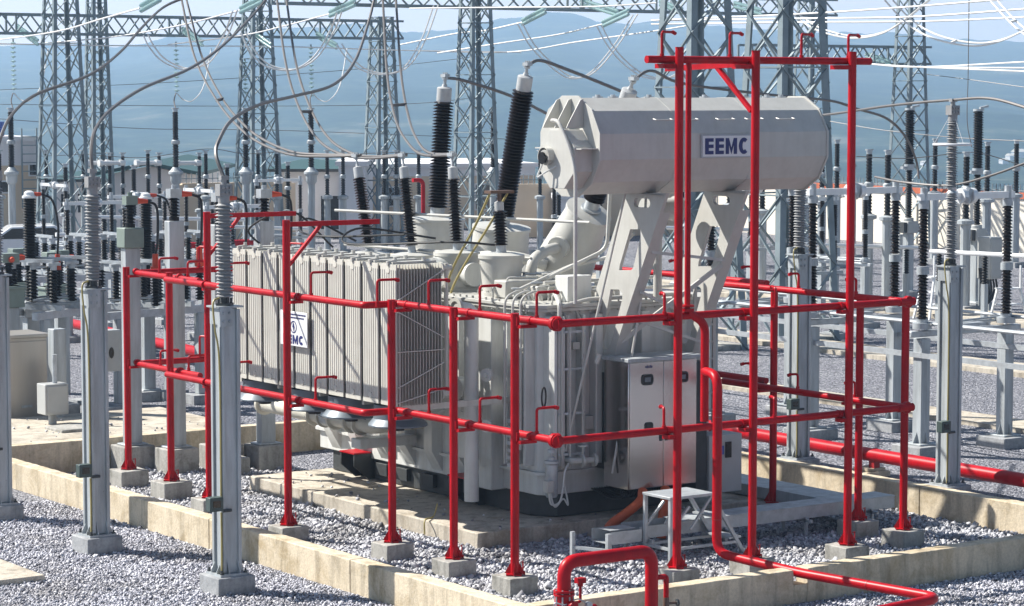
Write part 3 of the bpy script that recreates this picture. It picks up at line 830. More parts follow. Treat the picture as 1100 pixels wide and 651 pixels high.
# lettering helper: strokes are boxes and slanted bars on a plate
def letters(txt, w_, h, t):
    """outline polygons in a plane (x to the right, y up), list of polygons"""
    out = []; x = 0; s = t
    for c in txt:
        if c == 'E':
            W = w_*.82
            out += [[(x, 0), (x+s, 0), (x+s, h), (x, h)]]
            for y in (0, h/2-s*.36, h-s*.72): out += [[(x+s, y), (x+W, y), (x+W, y+s*.72), (x+s, y+s*.72)]]
            x += W
        elif c == 'M':
            W = w_*1.12
            out += [[(x, 0), (x+s*.9, 0), (x+s*.9, h), (x, h)], [(x+W-s*.9, 0), (x+W, 0), (x+W, h), (x+W-s*.9, h)]]
            out += [[(x+s*.9, h), (x+s*.9, h*.62), (x+W/2, 0), (x+W/2, h*.36)], [(x+W-s*.9, h), (x+W/2, h*.36), (x+W/2, 0), (x+W-s*.9, h*.62)]]
            x += W
        elif c == 'C':
            W = w_*.95; cx_, cy_ = x+W*.52, h/2
            A = np.linspace(R_(48), R_(312), 15)
            for a, b_ in zip(A, A[1:]):
                out.append([(cx_+W*.52*math.cos(a), cy_+h*.52*math.sin(a)), (cx_+W*.52*math.cos(b_), cy_+h*.52*math.sin(b_)),
                            (cx_+(W*.52-s)*math.cos(b_), cy_+(h*.52-s*.8)*math.sin(b_)), (cx_+(W*.52-s)*math.cos(a), cy_+(h*.52-s*.8)*math.sin(a))])
            x += W
        x += w_*.2
    return out, x-w_*.2

# conservator
YC, ZC, RC = 26.9, 5.31, .65
def ring12(x, r=RC, yc=YC, zc=ZC): return [(x, yc+r*math.sin(R_(15+30*k)), zc+r*math.cos(R_(15+30*k))) for k in range(12)]
CXA, CXB = 19.62, 23.5
cons = MB().prism(ring12(CXA+.02), (CXB-CXA-.02, 0, 0)).build('conservator', 'white', tr, smooth=False, bevel=.008)
MB().prism(ring12(CXA-.012, RC+.03), (.03, 0, 0)).build('end_plate', 'white', cons, smooth=False, bevel=.004)
MB().prism(ring12(CXB-.01, RC+.02), (.03, 0, 0)).build('end_plate', 'white', cons, smooth=False, bevel=.004)
for x in (20.92, 22.22): MB().prism(ring12(x-.006, RC+.004), (.012, 0, 0)).build('weld_seam', 'white', cons, smooth=False)
# smaller drum with gusset plates on the visible end
yd, zd, rd = YC-.12, ZC-.16, .41
oct_ = lambda x, r: [(x, yd+r*math.sin(R_(22.5+45*k)), zd+r*math.cos(R_(22.5+45*k))) for k in range(8)]
MB().prism(oct_(CXA-.30, rd), (.29, 0, 0)).build('end_drum', 'white', cons, smooth=False, bevel=.006)
g = MB()
for y in (YC+.22, YC-.04, YC-.30):
    g.prism([(CXA-.012, y, ZC+.62), (CXA-.012, y, ZC+.24), (CXA-.28, y, ZC+.24), (CXA-.25, y, ZC+.30), (CXA-.06, y, ZC+.60)], (0, .014, 0))
g.box(CXA-.28, CXA-.012, YC-.62, YC+.40, ZC-.03, ZC-.015)
g.build('gusset', 'white', cons)
gx = CXA-.30; gy, gz = YC+.05, ZC-.13
ga = MB().lathe((gx+.02, gy, gz), (gx-.13, gy, gz-.02), [(0, .10), (.06, .10), (.08, .105), (.10, .10)], 20).build('oil_gauge', 'white', cons)
g = MB(); nh = 14; A = [R_(-20+220*k/nh) for k in range(nh+1)]
vs = []; 
for xx, rr in ((gx-.0, .125), (gx-.10, .125)):
    for a in A: vs.append((xx, gy+rr*math.cos(a), gz+rr*math.sin(a)))
n_ = nh+1
g.add(vs+[(x, gy+(y-gy)*.93, gz+(z-gz)*.93) for x, y, z in vs],
      [(i, i+1, i+1+n_, i+n_) for i in range(nh)]+[(2*n_+i+1, 2*n_+i, 3*n_+i, 3*n_+i+1) for i in range(nh)]+[(n_+i, n_+i+1, 3*n_+i+1, 3*n_+i) for i in range(nh)])
g.build('gauge_hood', 'white', cons)
MB().cyl((gx-.10, gy, gz-.017), (gx-.125, gy, gz-.02), .08, n=18).build('gauge_dial', 'window', cons)
MB().tube(smooth_path([(gx-.1, gy+.02, gz-.1), (gx-.13, gy+.08, gz-.26), (gx-.1, gy-.05, gz-.2), (gx, gy-.16, gz-.12)]), .012, 6).build('gauge_cable', 'white_lit', cons)
MB().tube(rounded([(CXA-.02, YC+.06, ZC+.30), (CXA-.34, YC-.02, ZC+.34), (CXA-.34, YC-.20, ZC+.34), (CXA-.34, YC-.46, ZC-.02), (CXA-.34, YC-.58, ZC-.30), (CXA-.34, YC-.58, ZC-2.0)], .14, 8), .025, 10).build('breather_pipe', 'white', tr)
for x in (20.1, 20.35, 20.95, 21.9, 22.6, 23.0, 23.25): MB().cyl((x, YC+.05, ZC+.62), (x, YC+.05, ZC+.67), .035, n=8).cyl((x, YC+.05, ZC+.63), (x, YC+.05, ZC+.645), .07, n=8).build('vent_cap', 'zinc', cons)
for x in (20.55, 20.98, 21.6, 22.1, 22.65):
    yy, zz = YC-.60, ZC+.36
    MB().tube(rounded([(x-.02, yy+.02, zz-.005), (x-.02, yy-.05, zz-.02), (x+.26, yy-.05, zz-.02), (x+.26, yy+.02, zz-.005)], .02), .009, 6).build('grab_handle', 'white', cons)
# lettered plate on the conservator
PY_ = YC-RC*math.cos(R_(15))-.014
pa, pb = V((21.28, PY_, 5.145)), V((22.13, PY_, 5.455))
np_ = MB().box(pa.x, pb.x, PY_-.016, PY_+.01, pa.z, pb.z).build('nameplate', 'signgrey', cons, bevel=.004)
MB().box(pa.x+.02, pb.x-.02, PY_-.020, PY_-.012, pa.z+.02, pb.z-.02).build('plate_face', 'signwhite', np_)
Lp, LW = letters('EEMC', .185, .212, .064)
sx = (.74)/LW; m = MB(); ox = pa.x+.055; oz = pa.z+.049
for P_ in Lp: m.prism([(ox+x*sx, PY_-.0205, oz+y) for x, y in P_], (0, -.006, 0))
m.build('lettering', 'navy', np_, smooth=False)

# brackets carrying the conservator
def slot(y0, z0, y1, z1, w_, n=6):
    """rounded slot outline between two centres in the y-z plane"""
    d = math.atan2(z1-z0, y1-y0); out = []
    for k in range(n+1):
        a = d-math.pi/2+math.pi*k/n; out.append((y1+w_*math.cos(a), z1+w_*math.sin(a)))
    for k in range(n+1):
        a = d+math.pi/2+math.pi*k/n; out.append((y0+w_*math.cos(a), z0+w_*math.sin(a)))
    return out
for xb in (20.72, 22.08):
    O = [(27.80, 3.36), (27.80, 2.17), (27.49, 2.17), (27.29, 2.73), (26.66, 3.95), (26.41, 4.43), (26.27, 4.70), (27.16, 4.67), (27.30, 4.38)]
    H = [[(27.05, 4.19), (26.83, 4.20), (26.83, 4.10), (26.98, 3.68), (27.03, 3.64), (27.29, 3.63), (27.28, 3.69)],
         [(27.48, 3.36), (27.30, 3.37), (27.22, 3.32), (27.22, 3.24), (27.47, 2.62), (27.56, 2.53), (27.66, 2.55), (27.69, 2.64)],
         slot(26.92, 4.55, 26.68, 4.55, .06)]
    m = MB().holed([(xb, y, z) for y, z in O], [[(xb, y, z) for y, z in h] for h in H], (.05, 0, 0))
    # flanges along the edges
    m.prism([(xb+.052, 27.49, 2.19), (xb+.052, 27.505, 2.19), (xb+.052, 27.305, 2.73), (xb+.052, 26.43, 4.43), (xb+.052, 26.415, 4.43), (xb+.052, 27.29, 2.73)], (.13, 0, 0))
    m.prism([(xb+.052, 27.79, 2.175), (xb+.052, 27.507, 2.175), (xb+.052, 27.507, 2.19), (xb+.052, 27.79, 2.19)], (.13, 0, 0))
    m.build('conservator_bracket', 'white', tr, smooth=False, fix=True)
    MB().prism([(xb-.03, 26.30, 4.665), (xb-.03, 27.15, 4.665), (xb-.03, 27.40, 4.95), (xb-.03, 27.1, 4.70), (xb-.03, 26.7, 4.67)], (.22, 0, 0)).build('saddle', 'white', tr)
m = MB().bar((20.80, 27.35, 2.66), (22.05, 26.75, 3.68), .06, .06).bar((20.80, 26.9, 3.35), (22.05, 27.3, 2.9), .04, .04).bar((20.80, 27.2, 3.0), (22.05, 27.2, 2.6), .04, .04).bar((20.8, 26.7, 3.9), (22.05, 26.7, 3.75), .04, .04)
m.build('cross_brace', 'white', tr)
# ladder on the front wall
m = MB()
for x in (22.28, 22.62): m.bar((x, Y0-.20, .9), (x, Y0-.20, 3.5), .03, .05)
for z in np.arange(1.1, 3.5, .24): m.bar((22.28, Y0-.20, z), (22.62, Y0-.20, z), .025, .025)
m.build('ladder', 'white', tr)

# bushings -------------------------------------------------------
def bushing(p0, p1, rc, rs, pitch, cap_r, cap_h, mat='porcelain', n=22, neck=.12, term=True):
    p0, p1 = V(p0), V(p1); d = (p1-p0).normalized(); L = (p1-p0).length
    b = MB().sheds(p0, p1, rc, rs, pitch, n).build('bushing', mat, tr, sharp=50)
    m = MB().lathe(p0-d*neck, p0+d*.02, [(0, rc*1.55), (.03, rc*1.55), (.032, rc*1.15), (neck+.02, rc*1.12)], n)
    m.build('bushing_flange', 'zinc', b)
    m = MB().lathe(p1-d*.01, p1+d*(cap_h), [(0, cap_r*.98), (.02, cap_r), (cap_h*.95, cap_r), (cap_h, cap_r*.86), (cap_h+.01, cap_r*.4), (cap_h+.05, cap_r*.3)], n)
    m.build('bushing_cap', 'cap', b)
    if term:
        t = p1+d*(cap_h+.03)
        m = MB().cyl(t, t+d*.15, cap_r*.22, n=8).cbox(t+d*.14, .09, .13, .05).cyl(t+d*.08, t+d*.11, cap_r*.42, n=8)
        for k in (-.045, 0, .045): m.cyl(t+d*.14+V((.0, k, -.05)), t+d*.14+V((0, k, .05)), .014, n=6)
        m.build('terminal', 'zinc', b)
    return b
LV = [((20.3, 33.02, 3.70), (20.3, 33.29, 4.72)), ((20.3, 31.81, 3.74), (20.3, 31.99, 4.75)), ((20.3, 30.60, 3.84), (20.3, 30.69, 4.78))]
LVT = []
for a, b_ in LV:
    bushing(a, b_, .052, .098, .042, .072, .17, n=20, neck=.12)
    LVT.append(V(b_)+V((0, 0, .33)))
HV = [((21.8, 33.40, 4.22), (21.8, 33.22, 5.88)), ((21.8, 31.59, 4.16), (21.8, 31.07, 6.05)), ((22.1, 29.72, 4.46), (22.1, 28.97, 5.86))]
HVT = []
for a, b_ in HV:
    bushing(a, b_, .098, .160, .048, .115, .22, n=24, neck=.16)
    HVT.append(V(b_)+(V(b_)-V(a)).normalized()*.36)
bushing((20.3, 29.48, 3.86), (20.3, 29.52, 4.36),       .064, .102, .042, .066, .13, n=20, term=False)
m = MB().box(20.1, 20.5, 29.44, 29.60, 4.60, 4.64).cyl((20.3, 29.52, 4.48), (20.3, 29.52, 4.62), .03)
m.build('neutral_bar', 'copper', tr)
for dx in (-.16, .14):
    MB().tube(smooth_path([(20.3+dx, 29.52, 4.60), (20.18+dx*.8, 29.75, 4.15), (20.0+dx*.6, 30.05, 3.6), (19.9+dx*.4, 30.15, 3.3), (19.85+dx*.3, 30.18, 3.1)]), .018, 8).build('earth_cable', 'yellow', tr)
# turrets
def turret(p0, p1, r0, r1, mat='white', fl=True):
    p0, p1 = V(p0), V(p1); L = (p1-p0).length; d = (p1-p0).normalized()
    m = MB().lathe(p0, p1, [(0, r0*1.12), (.05, r0*1.12), (.052, r0), (L-.05, r1), (L-.048, r1*1.06), (L, r1*1.06), (L+.03, r1*.6)], 30)
    return m.build('turret', mat, tr)
turret((21.8, 33.45, ZL+.05), (21.8, 33.42, 4.05), .44, .42)
turret((21.8, 31.75, ZL+.05), (21.8, 31.64, 4.0), .46, .42)
turret((22.0, 30.55, ZL+.05), (22.09, 29.82, 4.29), .48, .33)
turret((20.3, 33.0, ZL+.05), (20.3, 33.0, 3.58), .3, .3)
turret((20.3, 31.8, ZL+.05), (20.3, 31.8, 3.62), .3, .3)
turret((20.3, 30.6, ZL+.05), (20.3, 30.6, 3.72), .32, .32)
turret((20.3, 29.47, ZL+.05), (20.3, 29.47, 3.74), .26, .31)
m = MB().cyl((20.0, 30.6, 3.42), (19.85, 30.55, 3.42), .24, n=24).cyl((20.3, 30.3, 3.42), (20.3, 30.15, 3.42), .17, n=20)
for k in range(8):
    a = k*math.pi/4; m.cyl((19.86, 30.56+.2*math.cos(a), 3.42+.2*math.sin(a)), (19.83, 30.55+.2*math.cos(a), 3.42+.2*math.sin(a)), .018, n=6)
m.build('inspection_cover', 'white_lit', tr)
# cover pipework
m = MB().tube(rounded([(20.6, 32.7, 3.40), (21.25, 31.0, 3.62), (21.25, 30.4, 3.62), (21.6, 30.2, 3.5)], .3, 8), .08, 16)
m.tube(rounded([(20.9, 29.6, ZL+.05), (20.9, 29.6, 3.62), (21.25, 29.75, 3.75), (21.7, 29.95, 3.78)], .25, 8), .08, 16)
m.cyl((21.55, 29.86, 3.77), (21.62, 29.9, 3.78), .16, n=18)
m.build('relief_pipe', 'white', tr)
m = MB()
m.tube(rounded([(20.0, 33.5, 4.22), (21.2, 28.6, 4.20)], .1), .022, 8); m.tube([(20.1, 33.4, 3.70), (20.9, 29.6, 3.66)], .02, 8)
m.tube(rounded([(20.0, 28.75, 3.2), (20.5, 28.5, 3.5), (21.2, 28.2, 3.85), (21.25, 28.2, 4.7)], .15), .028, 8)
m.tube(rounded([(19.95, 28.6, 3.3), (20.8, 28.5, 3.62), (21.2, 28.1, 3.75), (21.2, 27.6, 4.1)], .12), .028, 8)
m.tube([(20.2, 28.3, 3.42), (22.2, 28.3, 3.42)], .025, 8); m.tube([(20.2, 28.1, 3.3), (22.4, 28.1, 3.3)], .02, 8)
m.tube(rounded([(19.98, 27.6, 3.15), (20.5, 27.7, 3.22), (22.3, 27.75, 3.22)], .1), .03, 8)
m.build('conduit', 'white', tr)
m = MB().tube([(20.02, 27.55, 1.2), (20.62, 27.0, 4.75)], .018, 8).tube([(20.55, 27.2, .9), (20.9, 27.05, 3.2), (20.95, 27.0, 4.7)], .018, 8)
m.cyl((20.33, 27.27, 2.4), (20.36, 27.25, 2.52), .035, n=8)
m.build('oil_line', 'white', tr)
MB().box(20.35, 20.75, 27.95, 28.25, ZL+.053, 3.52).build('terminal_box', 'white_lit', tr, bevel=.01)
MB().box(19.95, 20.75, 28.85, 29.15, ZL+.053, 3.42).build('terminal_box', 'white', tr, bevel=.02)
MB().box(20.2, 20.5, 28.45, 28.7, ZL+.053, 3.36).build('terminal_box', 'white', tr, bevel=.02)
m = MB().cyl((21.35, 27.45, 4.42), (21.85, 27.45, 4.42), .15, n=20).cyl((21.36, 27.45, 4.42), (21.30, 27.45, 4.42), .18, n=20).cyl((21.8, 27.45, 4.42), (21.86, 27.45, 4.42), .18, n=20)
m.cyl((21.5, 27.45, 3.16), (21.5, 27.45, 4.3), .06, n=12)
m.build('gas_relay', 'white', tr)
for k in range(60):
    m = MB(); x = random.uniform(20.0, 22.4); y = random.uniform(28.0, 33.2); h = random.uniform(.04, .16)
    if k % 3 == 0: m.cyl((x, y, ZL+.052), (x, y, ZL+.06+h), random.uniform(.02, .06), n=8)
    elif k % 3 == 1: m.box(x, x+random.uniform(.05, .2), y, y+random.uniform(.05, .15), ZL+.052, ZL+.06+h*.7)
    else: m.tube(rounded([(x, y, ZL+.05), (x, y, ZL+.1+h), (x+.2, y+.1, ZL+.1+h), (x+.2, y+.1, ZL+.05)], .05), .012, 6)
    m.build('cover_fitting', 'white', tr)
for k in range(26):
    x = random.uniform(19.9, 21.4); y = random.uniform(27.95, 29.4); z = ZL+.05; h = random.uniform(.12, .34); m = MB()
    if k % 2: m.cyl((x, y, z), (x, y, z+h), .022, n=8).cyl((x, y, z+h*.55), (x, y, z+h*.55+.02), .055, n=10).cyl((x, y, z+h), (x, y, z+h+.015), .06, n=12)
    else: m.tube(rounded([(x, y, z), (x, y, z+h), (x+random.uniform(.2, .5), y+random.uniform(-.2, .3), z+h), (x+.45, y+.1, z)], .07), .016, 8)
    m.build('cover_valve' if k % 2 else 'cover_pipe', 'white' if k % 3 else 'zinc', tr)
# black hoses looping over the radiator tops
for pts in ([(20.25, 33.3, 3.75), (19.6, 33.6, 4.1), (19.1, 33.0, 3.95), (19.0, 32.0, 3.92), (19.6, 30.9, 3.98)],
            [(19.6, 32.9, 3.7), (18.9, 32.9, 4.25), (18.4, 33.3, 4.0), (18.6, 33.2, 3.7)], [(20.2, 31.0, 3.9), (19.3, 31.6, 4.05), (18.9, 31.3, 3.85), (19.4, 29.4, 3.95), (20.0, 29.2, 3.9)]):
    MB().tube(smooth_path(pts), .016, 8).build('control_cable', 'black', tr)
# big vertical drain pipe near the front corner
m = MB().cyl((19.22, 28.62, .46), (19.22, 28.62, 3.0), .10, n=20).tube(rounded([(19.22, 28.62, 2.9), (19.22, 28.62, 3.06), (19.05, 28.62, 3.1), (18.98, 28.62, 3.1)], .1), .10, 18)
m.build('drain_pipe', 'white_lit', tr)
m = MB().lathe((18.99, 28.62, 3.1), (18.95, 28.62, 3.1), [(0, .12), (.002, .165), (.04, .165), (.041, .105), (.02, .1)], 22, cap0=False, cap1=True)
m.build('pipe_flange', 'white', tr)
for x, y, z in ((19.35, 28.42, 2.2), (19.35, 28.42, 1.5), (19.40, 28.9, .95)): MB().cyl((x, y, z), (x-.04, y-.02, z), .09, n=16).cyl((x-.04, y-.02, z), (x-.07, y-.03, z), .035, n=8).build('blank_flange', 'white_lit', tr)
MB().cyl((19.45, 29.15, 1.95), (19.28, 29.12, 1.95), .16, n=18).build('blank_flange', 'white_lit', tr)
# breather and drain valve at the front corner
bx, by = 19.72, 27.45
m = MB().lathe((bx, by, .62), (bx, by, 1.16), [(0, .07), (.03, .085), (.44, .085), (.46, .10), (.49, .10), (.5, .05), (.54, .05)], 18)
m.cyl((bx, by, 1.14), (bx, by, 1.5), .022, n=8).cyl((bx, by, 1.22), (bx, by, 1.26), .06, n=10).cyl((bx, by, 1.36), (bx, by, 1.4), .05, n=10)
br = m.build('breather', 'zinc', tr)
MB().box(bx-.16, bx-.05, by-.13, by-.03, .70, .86).build('breather_box', 'white', br, bevel=.01)
MB().tube(smooth_path([(bx-.1, by-.08, .70), (bx-.06, by-.08, .54), (bx+.06, by-.1, .56), (bx+.12, by-.1, .75), (bx+.16, by-.08, .95), (bx+.28, by, 1.05)]), .014, 6).tube(smooth_path([(bx-.08, by-.08, .70), (bx-.0, by-.08, .50), (bx+.12, by-.1, .6), (bx+.2, by-.1, .52), (bx+.14, by-.1, .8)]), .012, 6).build('breather_hose', 'white_lit', br)
m = MB().tube(rounded([(20.05, Y0-.05, 1.08), (20.05, 27.42, 1.08), (20.42, 27.36, 1.08)], .06), .045, 10)
for t in (.12, .3): m.cyl((20.05+t, 27.41-t*.14, 1.08), (20.08+t, 27.405-t*.14, 1.08), .09, n=16)
m.cyl((20.2, 27.4, 1.12), (20.2, 27.4, 1.28), .015, n=6).cyl((20.2, 27.4, 1.27), (20.2, 27.4, 1.29), .07, n=12)
m.build('drain_valve', 'white', tr)
m = MB().tube(rounded([(19.92, 27.55, 1.0), (19.92, 27.55, 3.2), (20.1, 27.9, 3.3)], .08), .03, 8)
for k, yy in enumerate((28.2, 28.1, 28.0)): m.tube(rounded([(19.48+k*.06, yy, 1.0+k*.1), (19.48+k*.06, yy, 3.26), (19.75+k*.06, yy, 3.36), (19.9+k*.06, yy+.1, 3.2)], .12), .018, 8)
m.build('conduit', 'white', tr)
m = MB()
for k in range(7): m.box(19.48, 19.56, 28.05-.0, 28.15, 1.0+k*.1-.03, 1.0+k*.1+.02)
m.build('cable_clamps', 'zinc', tr)
m = MB().tube(smooth_path([(X0-.18, 29.5, 1.75), (X0-.3, 29.3, 1.6), (X0-.25, 29.0, 1.62), (X0-.1, 28.85, 1.72)]), .012, 6).tube(smooth_path([(18.5, 30.4, 1.75), (18.9, 30.2, 1.4), (19.3, 29.9, 1.45), (19.45, 29.6, 1.6)]), .012, 6)
m.tube(smooth_path([(18.3, 31.5, 1.75), (18.3, 31.2, 1.45), (18.6, 31, 1.4), (19.3, 30.8, 1.6)]), .012, 6)
m.build('fan_cable', 'white_lit', tr)
m = MB().box(19.33, 19.36, 29.05, 29.55, 1.70, 1.80).box(19.30, 19.33, 28.62, 29.0, 1.66, 1.76)
m.build('cable_duct', 'white', tr)
MB().tube([(19.70+.07*math.cos(a), 27.60+.05*math.cos(a), 1.95+.13*math.sin(a)) for a in np.linspace(0, 6.28, 22)], .012, 6).build('cable_loop', 'black', tr)
MB().prism([(20.35, 27.867, .62), (20.45, 27.867, .62), (20.40, 27.867, .53)], (0, -.006, 0)).build('earth_mark', 'red', tr) if False else None

for x, z, w_, h_ in ((19.90, 2.35, .10, .14), (20.02, 1.75, .10, .10), (20.52, 1.45, .14, .18), (20.30, 2.55, .12, .10)): MB().box(x-w_/2, x+w_/2, Y0-.12, Y0+.003, z, z+h_).build('junction_plate', 'white', tr, bevel=.006)
for y, z in ((28.05, 2.5), (28.30, 2.2), (28.1, 1.6), (28.3, 1.25)): MB().box(X0-.10, X0+.003, y-.05, y+.05, z, z+.12).cyl((X0-.10, y, z+.06), (X0-.16, y, z+.06), .03, n=8).build('junction_plate', 'white', tr)
for x in (19.93, 20.06, 20.27): MB().tube(rounded([(x, 27.50, .98), (x, 27.50, 2.9), (x+.05, 27.72, 3.06)], .08), .016, 8).build('conduit', 'white', tr)
for z in (1.15, 1.7, 2.3, 2.8): MB().box(19.88, 20.32, 27.505, 27.525, z, z+.03).build('conduit_clamp', 'zinc', tr)
# marshalling cabinet on the front wall
CYF, CXL, CXR, CZ0, CZ1 = 26.92, 20.60, 21.76, .70, 2.42
cab = MB().box(CXL, CXR, CYF, 27.46, CZ0, CZ1).build('control_cabinet', 'stainless', tr, bevel=.008)
MB().box(CXL+.1, CXR-.1, 27.463, 27.797, CZ0+.2, CZ1-.2).build('cabinet_mount', 'dark_base', cab)
MB().box(CXL-.05, CXR+.05, CYF-.06, 27.48, CZ1+.002, CZ1+.05).build('cabinet_roof', 'galv', cab, bevel=.006)
xm = (CXL+CXR)/2
for a_, b_ in ((CXL+.012, xm-.004), (xm+.004, CXR-.012)):
    MB().box(a_, b_, CYF-.022, CYF-.002, CZ0+.012, CZ1-.012).build('cabinet_door', 'stainless', cab, bevel=.004)
def rrect(x0, x1, z0, z1, r, y, n=4):
    out = []
    for cx_, cz_, a0 in ((x1-r, z1-r, 0), (x0+r, z1-r, 90), (x0+r, z0+r, 180), (x1-r, z0+r, 270)):
        for k in range(n+1): a = R_(a0+90*k/n); out.append((cx_+r*math.cos(a), y, cz_+r*math.sin(a)))
    return out
for x in (CXL+.20, CXR-.36):
    f = MB().prism(rrect(x, x+.20, CZ1-.32, CZ1-.17, .05, CYF-.0225), (0, -.010, 0)).build('cabinet_window', 'window', cab, smooth=False)
    MB().tube([(a.x, CYF-.034, a.z) for a in map(V, rrect(x+.01, x+.19, CZ1-.31, CZ1-.18, .045, 0))]+[V((x+.19, CYF-.034, CZ1-.225))], .006, 6).build('window_gasket', 'dark_base', f)
    MB().box(x+.05, x+.15, CYF-.036, CYF-.0335, CZ1-.275, CZ1-.215).build('instrument', 'fan', f)
MB().prism(rrect(CXL+.26, CXL+.40, CZ0+.78, CZ0+.90, .04, CYF-.0225), (0, -.01, 0)).build('cabinet_window', 'window', cab, smooth=False)
m = MB()
for x in (xm-.055, xm+.04): m.box(x, x+.02, CYF-.05, CYF-.023, 1.35, 1.50); m.box(x-.01, x+.03, CYF-.035, CYF-.0225, 1.33, 1.36); m.box(x-.01, x+.03, CYF-.035, CYF-.0225, 1.46, 1.50)
m.build('cabinet_handle', 'dark_base', cab)
m = MB()
for k in range(5): m.box(CXL+.27+k*.025, CXL+.285+k*.025, CYF-.026, CYF-.0225, CZ1-.09, CZ1-.06+(k % 2)*.008)
m.build('cabinet_logo', 'navy', cab)
m = MB()
for k in range(26):
    x = CXL+.05+k*.042; m.tube(smooth_path([(x, CYF+.25, CZ0), (x-.02, CYF+.2, CZ0-.1), (x-.06+random.uniform(-.05, .05), CYF+.3, CZ0-.14), (x-.15, 27.6, CZ0-.05)]), .012, 5)
m.build('cabinet_wiring', 'black', cab)
sb = MB().box(22.02, 22.60, 26.95, 27.35, .52, 1.32).build('side_box', 'grey_box', tr, bevel=.008)
MB().box(22.30, 22.40, 26.93, 26.948, 1.0, 1.22).build('box_window', 'window', sb)
MB().box(22.20, 22.27, 26.935, 26.948, 1.05, 1.17).build('box_label', 'screen', sb)
MB().box(21.80, 22.00, 26.98, 27.6, .55, 2.35).build('side_duct', 'dark_base', tr, bevel=.006)

# plate on the radiators with emblem and lettering
sg = MB().box(17.665, 17.68, 30.36, 31.10, 2.50, 2.98).build('warning_plate', 'signwhite', tr, bevel=.003)
MB().box(17.681, 17.72, 30.5, 30.95, 2.55, 2.9).build('plate_fixing', 'zinc', sg)
def facing_left(P, y0, z0, xs=17.6645, t=-.004):  # reading direction runs toward -y
    return [(xs, y0-x, z0+y) for x, y in P]
Lp, LW = letters('EEMC', .15, .125, .045); k = .56/LW; m = MB()
for P_ in Lp: m.prism(facing_left([(x*k, y) for x, y in P_], 31.02, 2.53), (-.004, 0, 0))
for r_, x_ in ((2.93, .10), (2.885, .06)):
    xx = x_
    while xx < .62:
        w_ = random.choice((.02, .03, .045)); m.prism(facing_left([(xx, 0), (xx+w_, 0), (xx+w_, .018), (xx, .018)], 31.06, r_), (-.004, 0, 0)); xx += w_+.012
c0 = (30.73, 2.765)
for a0 in range(20):
    a, b_ = a0*math.pi/10, (a0+1)*math.pi/10
    m.prism([(17.6645, c0[0]+.085*math.cos(a), c0[1]+.085*math.sin(a)), (17.6645, c0[0]+.085*math.cos(b_), c0[1]+.085*math.sin(b_)), (17.6645, c0[0]+.073*math.cos(b_), c0[1]+.073*math.sin(b_)), (17.6645, c0[0]+.073*math.cos(a), c0[1]+.073*math.sin(a))], (-.004, 0, 0))
m.prism([(17.6645, c0[0]+.01, c0[1]+.07), (17.6645, c0[0]+.03, c0[1]-.005), (17.6645, c0[0]+.0, c0[1]-.005), (17.6645, c0[0]-.02, c0[1]+.03)], (-.004, 0, 0))
m.prism([(17.6645, c0[0]-.012, c0[1]-.07), (17.6645, c0[0]-.03, c0[1]+.01), (17.6645, c0[0]+.005, c0[1]+.008), (17.6645, c0[0]+.01, c0[1]-.02)], (-.004, 0, 0))
m.build('lettering', 'navy', sg, smooth=False, fix=True)

# conduits from the cabinet, tray, steps
for pts, d in (([(20.72, 26.75, .70), (20.58, 26.62, .60), (20.36, 26.66, .44), (20.18, 26.74, .30), (20.10, 26.80, .10)], 'nearer the transformer corner'), ([(21.1, 26.75, .70), (20.98, 26.6, .55), (20.86, 26.5, .36), (20.80, 26.45, .1)], 'behind the steel steps')):
    P_ = smooth_path(pts, 14); m = MB(); m.org = tuple(P_[-1])
    for i, p in enumerate(P_[:-1]): m.cyl(p, p+(P_[i+1]-p)*.55, .066, n=14); m.cyl(p+(P_[i+1]-p)*.5, P_[i+1], .058, n=14)
    tag(m.build('cable_conduit', 'orange'), 'orange corrugated cable conduit below the steel cabinet, '+d, 'conduit')
ct = thing('cable_tray', 'galvanised cable tray on short legs running right from the transformer', 'cable tray', (22, 26, .4))
def tray(m, x0, x1, y0, y1, z0, z1): m.box(x0, x1, y0, y0+.006, z0, z1); m.box(x0, x1, y1-.006, y1, z0, z1); m.box(x0, x1, y0+.007, y1-.007, z0, z0+.006); return m
tray(MB(), 19.9, 24.35, 25.75, 26.15, .28, .44).build('tray_body', 'zinc', ct)
m = MB().box(20.6, 24.35, 25.74, 26.16, .442, .452)
m.build('tray_lid', 'galv', ct)
m = MB(); m.box(23.35, 23.95, 26.165, 30.5, .28, .44)
m.build('tray_branch', 'galv', ct)
for x in (20.0, 21.3, 22.7, 23.9): MB().bar((x, 25.72, 0), (x, 25.72, .30), .04).bar((x, 26.18, 0), (x, 26.18, .30), .04).bar((x, 25.6, .26), (x, 26.3, .26), .04).build('tray_leg', 'zinc', ct)
t2 = thing('cable_tray', 'short low galvanised tray end in front of the plinth beside the orange conduit', 'cable tray', (19.6, 26, .3))
m = MB(); 
m.bar((19.12, 26.15, .0), (19.12, 26.15, .40), .05); m.bar((19.32, 25.65, .0), (19.32, 25.65, .42), .06); m.bar((19.12, 26.15, .2), (19.32, 25.65, .2), .04)
m.build('tray_legs', 'zinc', t2)
tray(MB(), 19.40, 19.89, 25.70, 26.12, .26, .42).build('tray_body', 'zinc', t2)
MB().box(19.45, 19.85, 25.78, 26.05, .425, .432).build('tray_lid', 'zinc', t2)
st = thing('access_steps', 'small galvanised steel access steps in front of the control cabinet', 'steps', (20.25, 25.4, .02))
m = MB(); sx0, sx1, sy0, sy1, sz = 19.95, 20.62, 25.18, 25.70, .86
for x, y in ((sx0, sy0), (sx0, sy1)): m.bar((x, y, 0), (x, y, sz), .045)
for x, y in ((sx1, sy0), (sx1, sy1)): m.bar((x, y, sz), (x+.58, y, 0), .045)
